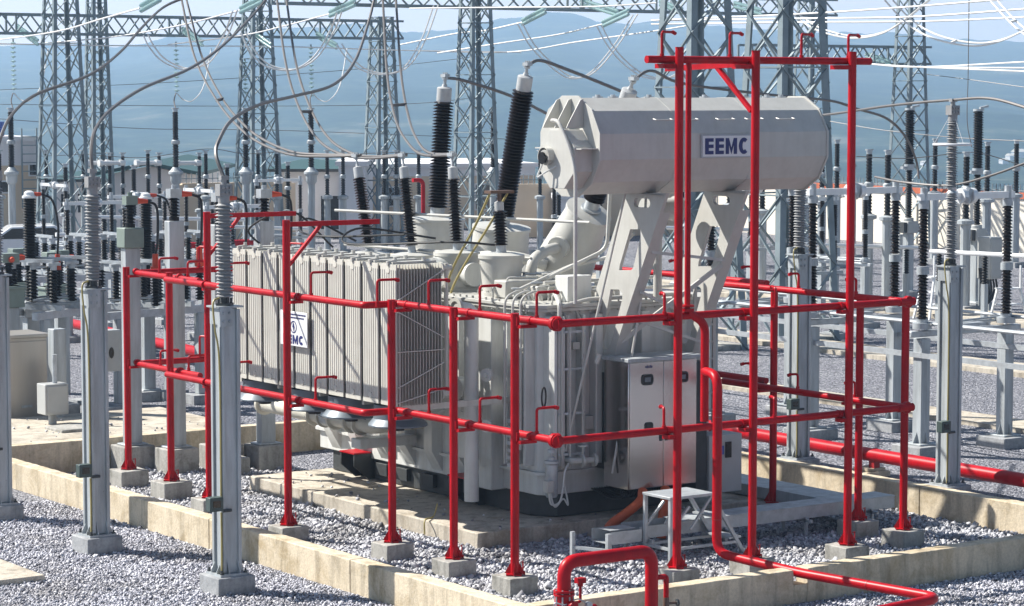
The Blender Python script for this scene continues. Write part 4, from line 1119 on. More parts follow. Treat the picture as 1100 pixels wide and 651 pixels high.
for x, y in ((sx1, sy0), (sx1, sy1)): m.bar((x, y, sz), (x-.35, y, .45), .03); m.bar((sx0, y, .45), (sx0+.3, y, .75), .03); m.bar((sx0, y, .22), (sx1+.42, y, .22), .035)
m.bar((sx0, sy0, .22), (sx0, sy1, .22), .035)
m.build('step_frame', 'zinc', st)
MB().box(sx0-.03, sx1+.03, sy0-.03, sy1+.03, sz, sz+.035).build('platform', 'zinc', st, bevel=.004)
m = MB()
for t in (.35, .68): m.box(sx1+.58*t-.1, sx1+.58*t+.1, sy0, sy1, sz*(1-t)-.012, sz*(1-t)+.012)
m.build('tread', 'zinc', st)
MB().tube(smooth_path([(18.75, 28.75, .45), (18.65, 28.7, .29), (18.42, 28.55, .28), (18.38, 28.5, .1)]), .012, 6).build('earth_cable', 'yellow', tr)

#@@SECTION columns
# ------------------------------------------------------------------ support columns with surge arresters
def make_column(h, rz=0):
    root = thing('support_column', '', 'support column', (0, 0, 0), 'grey support columns under the surge arresters', world=False)
    m = MB(); a = .115
    m.box(-a, a, -a, a, .24, h-.0)
    sh = m.build('shaft', 'galv', root, bevel=.022)
    m = MB()
    for x in (-a-.012, a-.035): m.box(x, x+.047, -a-.026, -a+.002, .27, h-.02)
    m.box(-a-.026, -a+.002, -a-.01, -a+.05, .27, h-.02); m.box(-a-.026, -a+.002, a-.05, a+.0, .27, h-.02)
    m.build('flange_lip', 'galv', root, bevel=.005)
    m = MB().box(-.19, .19, -.19, .19, .222, .25)
    for dx, dy in ((1, 0), (-1, 0), (0, 1), (0, -1)):
        p = V((dx, dy, 0)); q = V((-dy, dx, 0))
        for s in (-.07, .07):
            m.prism([p*.1+q*s+V((0, 0, .25)), p*.185+q*s+V((0, 0, .25)), p*.185+q*s+V((0, 0, .28)), p*.115+q*s+V((0, 0, .42))], q*.01)
    m.build('base_plate', 'galv', root)
    for x in (-.16, .16):
        for y in (-.16, .16): MB().cyl((x, y, .25), (x, y, .30), .014, n=6).cyl((x, y, .25), (x, y, .268), .026, n=6).build('anchor_bolt', 'dark_base', root)
    m = MB().box(-.17, .17, -.15, .15, h, h+.02).box(-.14, -.13, -.12, .12, h-.2, h).box(-.15, .02, -.155, -.143, h-.22, h)
    for x in (-.1, -.02):
        for z in (-.06, -.16): m.cyl((x, -.155, h+z), (x, -.172, h+z), .018, n=6)
    m.build('head_plate', 'galv', root)
    m = MB().tube(smooth_path([(-.10, -.05, h+.12), (-.2, -.08, h+.06), (-.2, -.12, h-.25), (-.15, -.13, h-.7), (-.145, -.13, 1.1)]), .012, 6)
    m.tube(smooth_path([(-.145, -.13, 1.0), (-.145, -.135, .5), (-.16, -.14, .2), (-.24, -.16, .0)]), .012, 6)
    m.build('earth_cable', 'yellow', root)
    m = MB().box(-.34, -.16, -.22, -.10, 1.03, 1.20)
    cb = m.build('surge_counter', 'darkgreen', root, bevel=.008)
    MB().box(-.30, -.20, -.224, -.219, 1.08, 1.16).build('counter_glass', 'window', cb)
    MB().cyl((-.13, -.15, 1.02), (-.02, -.15, 1.02), .02, n=8).build('counter_bracket', 'dark_base', root)
    return root
def make_arrester(L, ring=False):
    """grey polymer surge arrester, base at its local origin"""
    r = thing('surge_arrester', '', 'surge arrester', (0, 0, 0), 'grey surge arresters', world=False)
    m = MB().cyl((0, 0, 0), (0, 0, .03), .12, n=4).cyl((0, 0, .02), (0, 0, .10), .05)
    for a in range(4): m.cyl((.085*math.cos(a*1.571), .085*math.sin(a*1.571), 0), (.085*math.cos(a*1.571), .085*math.sin(a*1.571), .09), .014, n=6)
    m.build('base_flange', 'dark_base', r)
    if ring:
        MB().sheds((0, 0, .10), (0, 0, L*.44), .055, .092, .034, 18, .082).sheds((0, 0, L*.44+.11), (0, 0, L-.28), .055, .092, .034, 18, .082).build('insulator', 'greysil', r, sharp=50)
        MB().lathe((0, 0, L*.44), (0, 0, L*.44+.11), [(0, .06), (.01, .08), (.05, .05), (.1, .08), (.11, .06)], 14).build('joint', 'zinc', r)
        m = MB().tube([(.27*math.cos(a), .27*math.sin(a), L-.62) for a in np.linspace(0, 2*math.pi, 33)], .02, 8)
        for k in range(3):
            a = k*2.094+.4; m.tube([(.27*math.cos(a), .27*math.sin(a), L-.62), (.05*math.cos(a), .05*math.sin(a), L-.22)], .004, 6)
        m.build('grading_ring', 'alu', r)
    else:
        MB().sheds((0, 0, .10), (0, 0, L-.28), .068, .108, .040, 20, .098).build('insulator', 'greysil', r, sharp=50)
    m = MB().cyl((0, 0, L-.28), (0, 0, L-.19), .07).box(-.085, .085, -.06, .06, L-.19, L-.05).cyl((0, 0, L-.05), (0, 0, L), .035)
    for x in (-.05, 0, .05):
        for z in (-.15, -.09): m.cyl((x, -.06, L+z), (x, -.085, L+z), .016, n=6)
    m.box(-.05, .05, -.035, .035, L, L+.05)
    m.build('terminal', 'greysil', r)
    return r
def make_block(x, y, s, h, label, mat='concrete_dark'):
    f = MB(); f.org = (x, y, 0); f.box(x-s, x+s, y-s, y+s, -.05, h)
    return tag(f.build('concrete_footing', mat, bevel=.015), label, 'footing', 'footings of the grey support columns')
col0 = make_column(3.45); arr0 = make_arrester(1.50); arr1 = make_arrester(2.40, True)
CH = 3.45
spots = [(14.55, 26.95, 'nearest column, in front of the radiators', 0), (14.45, 30.33, 'column left of the red frame', 0), (14.45, 33.45, 'column cut by the left edge of the picture', 0),
         (26.72, 27.13, 'right hand column beside the long red pipe', 1), (26.72, 30.48, 'column behind the tall red frame', 2)]
ARRTOP = []
for i, (x, y, d, k) in enumerate(spots):
    make_block(x, y, .25, .222, 'dark concrete footing of the '+d)
    c = col0 if i == 0 else dup(col0, (x, y, 0))
    c.location = (x, y, 0); c['label'] = 'galvanised support column with surge counter, the '+d
    lab = ('grey ribbed surge arrester on the '+d) if k != 1 else 'tall grey surge arrester with grading ring on the right hand column'
    if k == 1: a = arr1; a.location = (x, y, CH+.02)
    else:
        a = arr0 if i == 0 else dup(arr0, (x, y, CH+.02)); a.location = (x, y, CH+.02)
    a['label'] = lab
    ARRTOP.append(V((x, y, CH+.05+(2.40 if k == 1 else 1.50))))
#@@SECTION background
# ------------------------------------------------------------------ far yard: helpers
def gp(px, d):
    """ground point seen in that pixel column at that distance"""
    p = on_z(px, HZ + EYE*FPX/d, 0); return V((p.x, p.y, 0))
def zat(py, d): return EYE - (py-HZ)*d/FPX
UX, UY = V((1, 0, 0)), V((0, 1, 0))

# ---- lattice towers
def tower(px, d, half_b, half_t, y_b, y_t, label, ztop=None, leg=.09, panels=9, zb=0.):
    """square lattice column; half widths in picture pixels at two heights give its taper"""
    b = gp(px, d)
    zb_, zt_ = zat(y_b, d), zat(y_t, d)
    s_b, s_t = half_b/.695*d/FPX/2, half_t/.695*d/FPX/2
    sl_ = (s_t-s_b)/(zt_-zb_)
    top = ztop if ztop is not None else 12.5
    S = lambda z: max(.25, s_b+sl_*(z-zb_))
    root = thing('lattice_tower', label, 'lattice tower', (b.x, b.y, 0))
    cn = lambda z, i: V((b.x+S(z)*(-1, 1, 1, -1)[i], b.y+S(z)*(-1, -1, 1, 1)[i], z))
    for i in range(4):
        sx, sy = (1, -1, -1, 1)[i], (1, 1, -1, -1)[i]
        MB().angle(cn(0, i), cn(top, i), leg*1.5, leg*.35, (sx, 0, 0), (0, sy, 0)).build('leg', 'galv_far', root, smooth=False, fix=True)
    zs = [0]; z = 0
    while z < top-.2:
        z += max(.7, 2*S(z)*.95); zs.append(min(z, top))
    for i in range(4):
        m = MB(); j = (i+1) % 4
        for k in range(len(zs)-1):
            z0, z1 = zs[k], zs[k+1]
            m.bar(cn(z0, i), cn(z1, j), leg*.62, leg*.25); m.bar(cn(z0, j), cn(z1, i), leg*.62, leg*.25)
            if k % 2 == 1: m.bar(cn(z1, i), cn(z1, j), leg*.7, leg*.3)
        m.build('lattice_face', 'galv_far', root, smooth=False)
    m = MB().box(b.x-s_b-1.5*leg, b.x+s_b+1.5*leg, b.y-s_b-1.5*leg, b.y+s_b+1.5*leg, -.1, .12)
    m.build('foundation', 'concrete_grey', root)
    return root, b
def beam(px0, px1, pa, da, y_top, y_bot, label, wd=.8, step=1.1, ch=.085):
    """horizontal lattice girder along the x direction through the point seen at pixel pa"""
    b = gp(pa, da); zt, zb = zat(y_top, da), zat(y_bot, da)
    def xat(px):
        p = on_y(px, HZ, b.y); return p.x
    x0, x1 = xat(px0), xat(px1)
    root = thing('gantry_beam', label, 'gantry beam', (x0, b.y, zb))
    for z in (zb, zt):
        for s in (-1, 1): MB().bar((x0, b.y+s*wd/2, z), (x1, b.y+s*wd/2, z), ch).build('chord', 'galv_far', root, smooth=False)
    n = max(2, int((x1-x0)/step))
    for s in (-1, 1):
        m = MB()
        for k in range(n):
            a, c = x0+(x1-x0)*k/n, x0+(x1-x0)*(k+1)/n; h = (a+c)/2
            m.bar((a, b.y+s*wd/2, zb), (h, b.y+s*wd/2, zt), ch*.6); m.bar((h, b.y+s*wd/2, zt), (c, b.y+s*wd/2, zb), ch*.6)
            if k % 3 == 0: m.bar((a, b.y+s*wd/2, zb), (a, b.y+s*wd/2, zt), ch*.8)
        m.build('lattice_face', 'galv_far', root, smooth=False)
    m = MB()
    for k in range(n):
        a, c = x0+(x1-x0)*k/n, x0+(x1-x0)*(k+1)/n
        for z in (zb, zt): m.bar((a, b.y-wd/2, z), (c, b.y+wd/2, z), ch*.5)
    m.build('lattice_face', 'galv_far', root, smooth=False)
    return b.y, zb, zt
tower(69, 93, 30, 20, 215, 0, 'tall lattice tower of the gantry at the left edge')
tower(107, 100, 18, 11, 215, 0, 'narrower lattice tower just behind the left gantry tower')
tower(278, 98, 28, 18, 235, 40, 'lattice tower rising behind the left end of the radiators')
tower(411, 104, 20, 13, 165, 20, 'short lattice tower where the lower left beam ends', ztop=zat(19, 104))
tower(511, 88, 26, 18, 216, 10, 'lattice tower between the two leaning black bushings')
tower(745, 60, 43, 37, 110, 0, 'large lattice tower behind the tall red frame', leg=.12)
tower(841, 62, 46, 40, 110, 0, 'large lattice tower behind the right end of the conservator', leg=.12)
tower(870, 112, 20, 15, 110, 0, 'thin distant lattice tower seen through the larger right hand one')
tower(975, 99, 24, 16, 240, 40, 'lattice tower standing alone at the right, before the cream wall')
yA, zbA, ztA = beam(-80, 427, 69, 95, 17, 37, 'long lattice girder across the left half of the sky', .9)
yB, zbB, ztB = beam(300, 890, 511, 90, -9, 9, 'higher lattice girder running along the top edge of the picture', .9, 1.3)
yC_, zbC, ztC = beam(800, 992, 975, 101, 51, 69, 'short lower lattice girder joining the right hand tower', .8)
# ---- glass strings
def string(p0, p1, label, r=.085, two=False):
    p0, p1 = V(p0), V(p1); L = (p1-p0).length
    rt = thing('insulator_string', label, 'insulator string', tuple(p0), 'glass insulator strings on the gantry beams')
    offs = (V((0, 0, 0)),) if not two else (ZUP*.075, ZUP*-.075)
    for o_ in offs:
        n = max(5, int(L/.16)); m = MB(); d = (p1-p0).normalized()
        for k in range(n):
            c = p0+o_+d*(L*(k+.5)/n)
            m.lathe(c-d*.045, c+d*.045, [(0, .035), (.03, r), (.05, r*.95), (.06, .04), (.09, .03)], 10)
        m.build('glass_discs', 'glass', rt)
    MB().cyl(p0-(p1-p0)*.04, p0+(p1-p0)*.02, .03, n=6).build('cap_fitting', 'galv_far', rt)
    return rt
def atpx(l, d): return at(l[0], l[1], d)
for px, ya, yb, d, lab in ((14, 44, 98, 95, 'hanging glass insulator string at the far left under the long girder'), (189, 47, 100, 97, 'hanging glass string under the girder left of the radiator tower'),
                           (334, 50, 105, 100, 'hanging glass string under the girder right of the radiator tower'), (263, 65, 102, 98, 'hanging glass string beside the left leg of the radiator tower')):
    string(atpx((px, ya), d), atpx((px+1, yb), d), lab, .10)
for a, b_, d, d2, lab in (((18, 29), (41, 46), 95, 93, 'teal tension string pulling right from the girder near the left edge'),
    ((172, -3), (151, 9), 70, 72, 'teal tension string cut by the top edge above the girder'),
    ((196, 32), (218, 47), 97, 95, 'teal tension string on the girder right of the thick bent conductor'),
    ((282, -1), (258, 11), 80, 83, 'teal tension string at the top, left of the radiator tower'),
    ((275, 38), (291, 49), 98, 96, 'teal tension string across the radiator tower'),
    ((340, 37), (362, 50), 101, 99, 'teal tension string on the girder left of the short tower'),
    ((381, 3), (354, 15), 84, 88, 'teal tension string below the high girder above the short tower'),
    ((586, 11), (561, 24), 88, 92, 'teal tension string hanging above the second leaning bushing'),
    ((675, 13), (647, 26), 86, 90, 'teal tension string above the conservator, left of the red frame'),
    ((624, 2), (664, 14), 92, 88, 'long teal tension string lying along the high girder'),
    ((709, 3), (733, 12), 93, 90, 'teal tension string between the legs of the large tower'),
    ((789, 5), (818, 13), 94, 90, 'teal tension string between the two large towers'),
    ((930, 59), (957, 68), 101, 99, 'teal tension string under the short right hand girder')):
    string(atpx(a, d), atpx(b_, d2), lab, .068, True)
# ---- conductors
def conductor(lab, pts, r=.02, mat='wire', name='conductor', twin=None, spacers=()):
    """pts: (px, py, distance); twin: second line of a bundle as its own point list"""
    P = smooth_path([at(*p) for p in pts], 8)
    rt = thing(name, lab, 'conductor', tuple(P[0]))
    MB().tube(P, r, 6).build('strand', mat, rt)
    if twin:
        Q = smooth_path([at(*p) for p in twin], 8); MB().tube(Q, r, 6).build('strand', mat, rt)
        for t in spacers:
            a, b_ = P[int(t*(len(P)-1))], Q[int(t*(len(Q)-1))]
            MB().bar(a, b_, r*2.2).build('spacer', mat, rt)
    return rt
a1, a2, a0_ = ARRTOP[1], ARRTOP[0], ARRTOP[2]
D = lambda p: depth(p)
def pjx(p):
    v = V(p)-CAM; w_ = v.dot(FW); return (CX+FPX*v.dot(RT)/w_, CY-FPX*v.dot(UPV)/w_, w_)
T = pjx(a1); conductor('thick grey jumper rising from the arrester left of the red frame', [(T[0], T[1], T[2]), (98, 160, T[2]+.2), (103, 138, T[2]+.8), (120, 117, T[2]+2), (155, 94, T[2]+4), (203, 74, T[2]+7), (238, 50, T[2]+9), (270, 18, T[2]+12), (290, -6, T[2]+13)], .024)
T = pjx(a0_); conductor('thick grey jumper sweeping up from the left edge to the top', [(T[0], T[1], T[2]), (0, 150, T[2]), (13, 123, T[2]+.8), (40, 101, T[2]+2), (95, 81, T[2]+4), (128, 57, T[2]+6), (152, 30, T[2]+8), (174, 9, T[2]+10), (195, -1, T[2]+11), (215, -6, T[2]+11)], .024)
T = pjx(a2); conductor('thick grey jumper rising from the nearest surge arrester to the top edge', [(T[0], T[1], T[2]), (232, 166, T[2]+.1), (236, 149, T[2]+.4), (250, 128, T[2]+1.5), (280, 112, T[2]+3), (317, 103, T[2]+5), (358, 91, T[2]+7), (381, 66, T[2]+9), (395, 27, T[2]+11), (403, -5, T[2]+12)], .024)
L1, L2, L3 = [pjx(p) for p in LVT]
conductor('twin conductor hanging from the top left to the farthest slim bushing', [(194, -5, 50), (209, 61, 48), (233, 108, 46), (257, 137, 44), (280, 154, 43), (312, 166, 41), (345, 168, 40), (L1[0], L1[1], L1[2])], .022,
          twin=[(199, -5, 50.3), (217, 61, 48.3), (239, 106, 46.3), (261, 133, 44.3), (283, 150, 43), (314, 163, 41), (346, 166, 40), (L1[0]+2, L1[1]-1, L1[2])], spacers=(.30,))
conductor('twin conductor dropping from the top to the middle slim bushing', [(297, -5, 48), (307, 68, 46), (321, 115, 44), (341, 149, 42), (365, 165, 40.5), (395, 170, 39.5), (L2[0], L2[1], L2[2])], .022,
          twin=[(307, -5, 48.3), (318, 68, 46.3), (333, 115, 44.3), (352, 147, 42), (374, 163, 40.5), (398, 168, 39.5), (L2[0]+2, L2[1]-1, L2[2])], spacers=(.36,))
conductor('twin conductor dropping steeply to the nearest slim bushing', [(411, -5, 46), (416, 80, 44), (425, 128, 42), (438, 153, 40.5), (454, 166, 39.5), (L3[0], L3[1], L3[2])], .022,
          twin=[(425, -5, 46.3), (431, 80, 44.3), (439, 126, 42.3), (448, 150, 40.5), (461, 164, 39.5), (L3[0]+1, L3[1]-1, L3[2])], spacers=(.34,))
H1, H2, H3 = [pjx(p) for p in HVT]
conductor('conductor from the first tall bushing passing behind the second', [H1, (500, 87, H1[2]+.5), (551, 104, H1[2]+2), (600, 128, H1[2]+5), (640, 142, H1[2]+8)], .026)
conductor('conductor from the second tall bushing down behind the conservator', [H2, (580, 65, H2[2]+.3), (610, 75, H2[2]+1.2), (667, 98, H2[2]+3), (720, 122, H2[2]+5)], .026)
conductor('conductor from the third bushing over the conservator to the right hand insulators', [H3, (700, 76, H3[2]+.3), (735, 90, H3[2]+1), (830, 102, H3[2]+3), (891, 108, H3[2]+5), (921, 117, H3[2]+6), (952, 127, H3[2]+7), (972, 146, H3[2]+7.5), (984, 172, H3[2]+8), (987, 192, H3[2]+8)], .022)
T = pjx(ARRTOP[3]); conductor('grey conductor sagging left and right from the tall ringed arrester', [(820, 126, T[2]+9), (880, 124, T[2]+6), (960, 113, T[2]+2), (T[0], T[1], T[2]), (1065, 106, T[2]-1), (1110, 118, T[2]-2)], .022)
conductor('low grey conductor sagging across the right hand insulators', [(940, 190, 44), (972, 196, 43), (1020, 199, 42), (1063, 189, 41), (1110, 172, 40)], .02)
for lab, pts in (('pale conductor at the upper right, topmost of three', [(700, 22, 86), (860, 15, 80), (969, 8, 76), (1056, 1, 73), (1120, -5, 71)]),
                 ('pale conductor at the upper right, middle of three', [(700, 22, 87), (860, 20, 81), (982, 18, 77), (1110, 9, 73)]),
                 ('pale conductor at the upper right, lowest of three', [(700, 26, 88), (860, 24, 82), (991, 23, 78), (1110, 18, 74)]),
                 ('pale conductor running right from the short girder', [(925, 68, 98), (987, 72, 93), (1110, 77, 84)]),
                 ('pale conductor fanning upward right of the short girder', [(925, 68, 98), (987, 72, 93), (1110, 66, 84)]),
                 ('pale conductor fanning level right of the short girder', [(925, 68, 98), (987, 72, 94), (1110, 73, 86)])):
    conductor(lab, pts, .030, 'wire_pale')
def jumper(lab, pts, off=(5, -1), r=.028, mat='wire_pale'):
    conductor(lab, pts, r, mat, 'jumper_loop', twin=[(x+off[0], y+off[1], d+.2) for x, y, d in pts], spacers=(.5,))
jumper('pale twin jumper loop sagging behind the tall red frame at the right', [(828, -6, 84), (845, 8, 84), (860, 22, 84), (882, 34, 83), (915, 41, 82), (947, 36, 81), (973, 20, 80), (1004, -6, 80)], (4, -2))
jumper('pale twin jumper loop in front of the right hand tower', [(945, -6, 78), (973, 24, 78), (1002, 41, 77), (1041, 49, 76), (1072, 45, 75), (1110, 28, 74)], (6, -3))
jumper('pale twin jumper descending at the upper right corner', [(1058, -6, 74), (1085, 24, 73), (1112, 46, 72)], (6, -2))
jumper('pale twin jumper loop hanging left of the radiator tower', [(154, 38, 84), (160, 50, 84), (172, 64, 84), (190, 73, 84), (204, 74, 84), (222, 66, 84), (240, 38, 84), (250, 12, 83)], (5, -1))
jumper('pale twin jumper loop hanging in front of the radiator tower', [(259, 35, 85), (268, 54, 85), (282, 69, 85), (300, 75, 85), (318, 74, 85), (338, 60, 85), (355, 32, 85), (362, 14, 84)], (5, -1))
jumper('pale twin jumper loop hanging in front of the short tower', [(362, 48, 86), (372, 62, 86), (388, 75, 86), (412, 80, 86), (434, 72, 86), (452, 44, 86), (466, 6, 86)], (5, -1))
jumper('pale twin jumper loop behind the second tall bushing', [(556, 26, 88), (570, 50, 88), (592, 72, 88), (612, 84, 88), (634, 78, 88), (660, 48, 88), (680, 16, 88)], (5, -1))
jumper('pale twin jumper loop left of the tall red frame', [(641, 28, 86), (652, 48, 86), (668, 67, 86), (690, 82, 86), (716, 84, 86), (740, 70, 86)], (5, -1))
for i, (lab, pts) in enumerate((('pale conductor running left from the top teal string', [(-10, 44, 90), (60, 34, 84), (110, 20, 78), (150, 9, 73)]),
                 ('long pale conductor crossing the lower left girder', [(-10, 47, 94), (120, 49, 95), (300, 50, 97), (430, 54, 98), (560, 56, 98)]),
                 ('long pale conductor just below the left girder', [(40, 47, 94), (118, 40, 92), (190, 28, 88), (258, 11, 84)]),
                 ('pale conductor rising from the girder to the teal string above the short tower', [(180, 48, 92), (260, 38, 92), (305, 28, 90), (354, 15, 88)]),
                 ('pale conductor left of the second tall bushing at the top', [(430, 48, 96), (490, 36, 94), (520, 33, 93), (561, 24, 92)]),
                 ('pale conductor reaching the teal string above the conservator', [(470, 57, 97), (540, 46, 95), (600, 37, 92), (647, 26, 90)]),
                 ('pale conductor passing low behind the conservator top', [(430, 54, 100), (545, 56, 98), (620, 45, 95), (705, 33, 92), (760, 24, 90)]),
                 ('pale conductor along the lower chord of the high girder', [(440, 9, 86), (540, 8, 84), (640, 7, 82), (705, 3, 81)]))):
    conductor(lab, pts, .026, 'wire_pale')
for lab, pts in (('thin dark wire crossing the hillside at the left', [(-10, 97, 110), (190, 88, 112), (400, 73, 115), (520, 60, 118)]),
                 ('second thin dark wire crossing the hillside at the left', [(-10, 112, 110), (250, 114, 112), (430, 112, 115), (520, 104, 118)]),
                 ('thin dark wire low over the white buildings', [(-10, 127, 100), (150, 138, 102), (300, 140, 105), (560, 150, 108)]),
                 ('thin dark wire crossing the hillside at the right', [(960, 76, 100), (1030, 84, 98), (1110, 95, 95)]),
                 ('second thin dark wire at the right', [(890, 130, 90), (950, 140, 88), (1030, 148, 86), (1110, 152, 84)]),
                 ('sagging thin wire between the right hand poles', [(920, 168, 72), (975, 170, 72), (1036, 164, 72), (1060, 166, 74), (1110, 182, 74)]),
                 ('thin wire over the poles of the back row at the left', [(40, 168, 94), (91, 166, 94), (119, 168, 94), (160, 169, 94), (222, 160, 94), (262, 165, 94), (300, 163, 94)]),
                 ('thin wire over the poles before the white workshop', [(300, 163, 94), (335, 165, 94), (369, 166, 94), (425, 164, 94), (470, 168, 94)])):
    conductor(lab, pts, .014, 'wire')
conductor('vertical thin wire dropping past the ringed arrester', [(1041, -5, 70), (1040, 80, 70), (1039, 130, 70), (1044, 158, 70)], .012)
for px, yb, d, lab in ((14, 118, 90, 'thin drop wire at the far left under a glass string'), (189, 118, 90, 'thin drop wire under the glass string left of the radiator tower'), (335, 118, 90, 'thin drop wire under the glass string right of the radiator tower')):
    conductor(lab, [(px, 100, d+3), (px-2, 108, d+1), (px, yb, d)], .025)
    conductor('thin curl of wire swinging right from the '+lab.split('under ')[1], [(px+1, 100, d+3), (px+8, 107, d+3), (px+18, 108, d+3), (px+30, 92, d+4), (px+38, 52, d+5)], .02, 'wire_pale')
for px, y0, y1, d, lab in ((147, 10, 24, 73, 'left hanging clamp under the top teal string'), (560, 26, 42, 91, 'hanging clamp left of the second bushing'), (645, 28, 42, 89, 'hanging clamp above the conservator')):
    pass

# ---- slim insulators on pipe poles
def pole_insulator(h0, h1, h2, rp, ri, arm=0, label='', bell=True, joint=True, n=10):
    """pipe pole to h0, black insulator h0..h2 with a joint at h1; optional white switch arm"""
    r = thing('pole_insulator', label, 'insulator pole', (0, 0, 0), world=False)
    MB().cyl((0, 0, 0), (0, 0, h0-.1), rp, n=n).box(-rp*1.8, rp*1.8, -rp*1.8, rp*1.8, 0, .03).build('pole', 'galv', r)
    MB().box(-.3, .3, -.3, .3, -.05, .18).build('footing', 'concrete_dark', r)
    if bell: MB().lathe((0, 0, h0-.55), (0, 0, h0+.05), [(0, rp), (.1, rp*1.5), (.32, rp*1.55), (.36, rp*2.0), (.44, rp*2.0), (.5, rp*1.4), (.6, ri)], n+2).build('bell', 'galv', r)
    else: MB().lathe((0, 0, h0-.14), (0, 0, h0+.03), [(0, rp*1.1), (.03, rp*1.7), (.12, rp*1.7), (.17, ri)], n).build('bell', 'galv', r)
    MB().sheds((0, 0, h0), (0, 0, h1), ri*.72, ri, .09, n).build('insulator', 'polymer', r)
    if h2 > h1+.1:
        MB().lathe((0, 0, h1-.06), (0, 0, h1+.10), [(0, ri), (.03, ri*1.35), (.12, ri*1.35), (.16, ri*.9)], n).build('joint', 'galv', r)
        MB().sheds((0, 0, h1+.1), (0, 0, h2), ri*.72, ri*.95, .09, n).build('insulator', 'polymer', r)
    m = MB().cyl((0, 0, h2), (0, 0, h2+.12), ri*.8, n=8).box(-.12, .12, -.05, .05, h2+.1, h2+.14)
    m.build('terminal', 'zinc', r)
    if arm:
        zz = h2-.25
        MB().cyl((-.1, 0, zz), (-arm, 0, zz), .085, n=10).cyl((-arm-.05, 0, zz), (-arm+.08, 0, zz), .14, n=10).cyl((-.16, 0, zz), (.06, 0, zz), .13, n=10).build('switch_arm', 'alu', r)
    return r
dT = 90
tall0 = pole_insulator(zat(181, dT), zat(153, dT), zat(120, dT), .13, .115)
for i, (px, lab) in enumerate(((14, 'at the far left under a hanging glass string'), (190, 'left of the radiator tower, under a hanging glass string'), (265, 'half hidden behind the legs of the radiator tower'), (335, 'in front of the white workshop'), (530, 'behind the lattice tower between the tall bushings'))):
    o = tall0 if i == 0 else dup(tall0, (0, 0, 0)); o.location = gp(px, dT); o['label'] = 'tall black insulator on thick pipe, '+lab; o['group'] = 'tall insulators under the gantry'
dS = 95
slim0 = pole_insulator(zat(210, dS), zat(190, dS), zat(165, dS), .125, .085, 0, '', False)
slim1 = pole_insulator(zat(227, dS), zat(202, dS), zat(169, dS), .11, .08, .95, '', False)
SL = [(1, 'cut by the left edge'), (51, 'behind the front leg of the left tower'), (91, 'between the legs of the left tower'), (160, 'in front of the white gable'), (222, 'above the beige wall, left of the radiator tower'), (278, 'through the radiator tower, middle'), (298, 'right of the radiator tower legs'), (352, 'before the white workshop, left of two'), (369, 'before the white workshop, right of two'), (413, 'through the short tower, left'), (426, 'through the short tower, right'), (450, 'right of the short tower'), (580, 'left of the conservator gauge')]
for i, (px, lab) in enumerate(SL):
    o = slim0 if i == 0 else dup(slim0, (0, 0, 0)); o.location = gp(px, dS); o['label'] = 'slim black insulator pole '+lab; o['group'] = 'slim insulator poles of the back row'
for i, (px, lab) in enumerate(((133, 'before the left end of the white gable'), (172, 'before the right end of the white gable'), (215, 'before the beige wall'), (119, 'beside the narrow left tower'))):
    o = slim1 if i == 0 else dup(slim1, (0, 0, 0)); o.location = gp(px, dS+2); o['label'] = 'slim insulator pole with white switch arm, '+lab; o['group'] = 'slim switch poles of the back row'
dP = 72
sp0 = pole_insulator(zat(232, dP), zat(200, dP), zat(166, dP), .14, .10, 0, '', False)
for i, (px, d, lab) in enumerate(((932, 73, 'just right of the tall red frame'), (952, 72, 'left of the black circuit breaker pole'), (1036, 70, 'right of the ringed arrester'), (1059, 84, 'before the cream wall behind the right hand breaker'), (864, 80, 'under the right end of the conservator'), (882, 82, 'left of the end post of the tall red frame'), (898, 88, 'behind the end post of the tall red frame'))):
    o = sp0 if i == 0 else dup(sp0, (0, 0, 0)); o.location = gp(px, d); o['label'] = 'black insulator on grey pole, '+lab; o['group'] = 'insulator poles of the right yard'

# ---- circuit breaker poles
def breaker():
    r = thing('circuit_breaker', '', 'circuit breaker', (0, 0, 0), 'circuit breaker poles of the right yard', world=False)
    MB().box(-.12, .12, -.12, .12, .2, 1.9).box(-.25, .25, -.25, .25, .18, .22).build('column', 'galv', r, bevel=.02)
    MB().box(-.35, .35, -.35, .35, -.05, .19).build('footing', 'concrete_dark', r)
    MB().box(-.2, .2, -.2, .2, 1.9, 2.25).cyl((.2, 0, 2.05), (.36, 0, 2.05), .13).cyl((0, 0, 2.25), (0, 0, 2.35), .15).build('mechanism', 'grey_box', r, bevel=.02)
    MB().box(-.33, -.2, -.15, .12, 1.92, 2.22).build('pole_box', 'dark_base', r)
    MB().sheds((0, 0, 2.35), (0, 0, 3.75), .07, .105, .07, 14).build('support_insulator', 'polymer', r)
    MB().cyl((0, 0, 3.75), (0, 0, 3.92), .15).box(-.3, -.1, -.06, .06, 3.78, 3.86).build('joint', 'zinc', r)
    MB().sheds((0, 0, 3.92), (0, 0, 5.5), .105, .15, .07, 16).build('chamber', 'polymer', r)
    MB().cyl((0, 0, 5.5), (0, 0, 5.56), .15).bar((.05, 0, 5.58), (.36, 0, 5.64), .06).build('terminal', 'zinc', r)
    return r
bk0 = breaker()
for i, (px, d, lab) in enumerate(((975, 75, 'tall black circuit breaker pole left of the ringed arrester'), (1048, 71, 'tall black circuit breaker pole right of the ringed arrester, above a grey cabinet'))):
    o = bk0 if i == 0 else dup(bk0, (0, 0, 0)); o.location = gp(px, d); o['label'] = lab
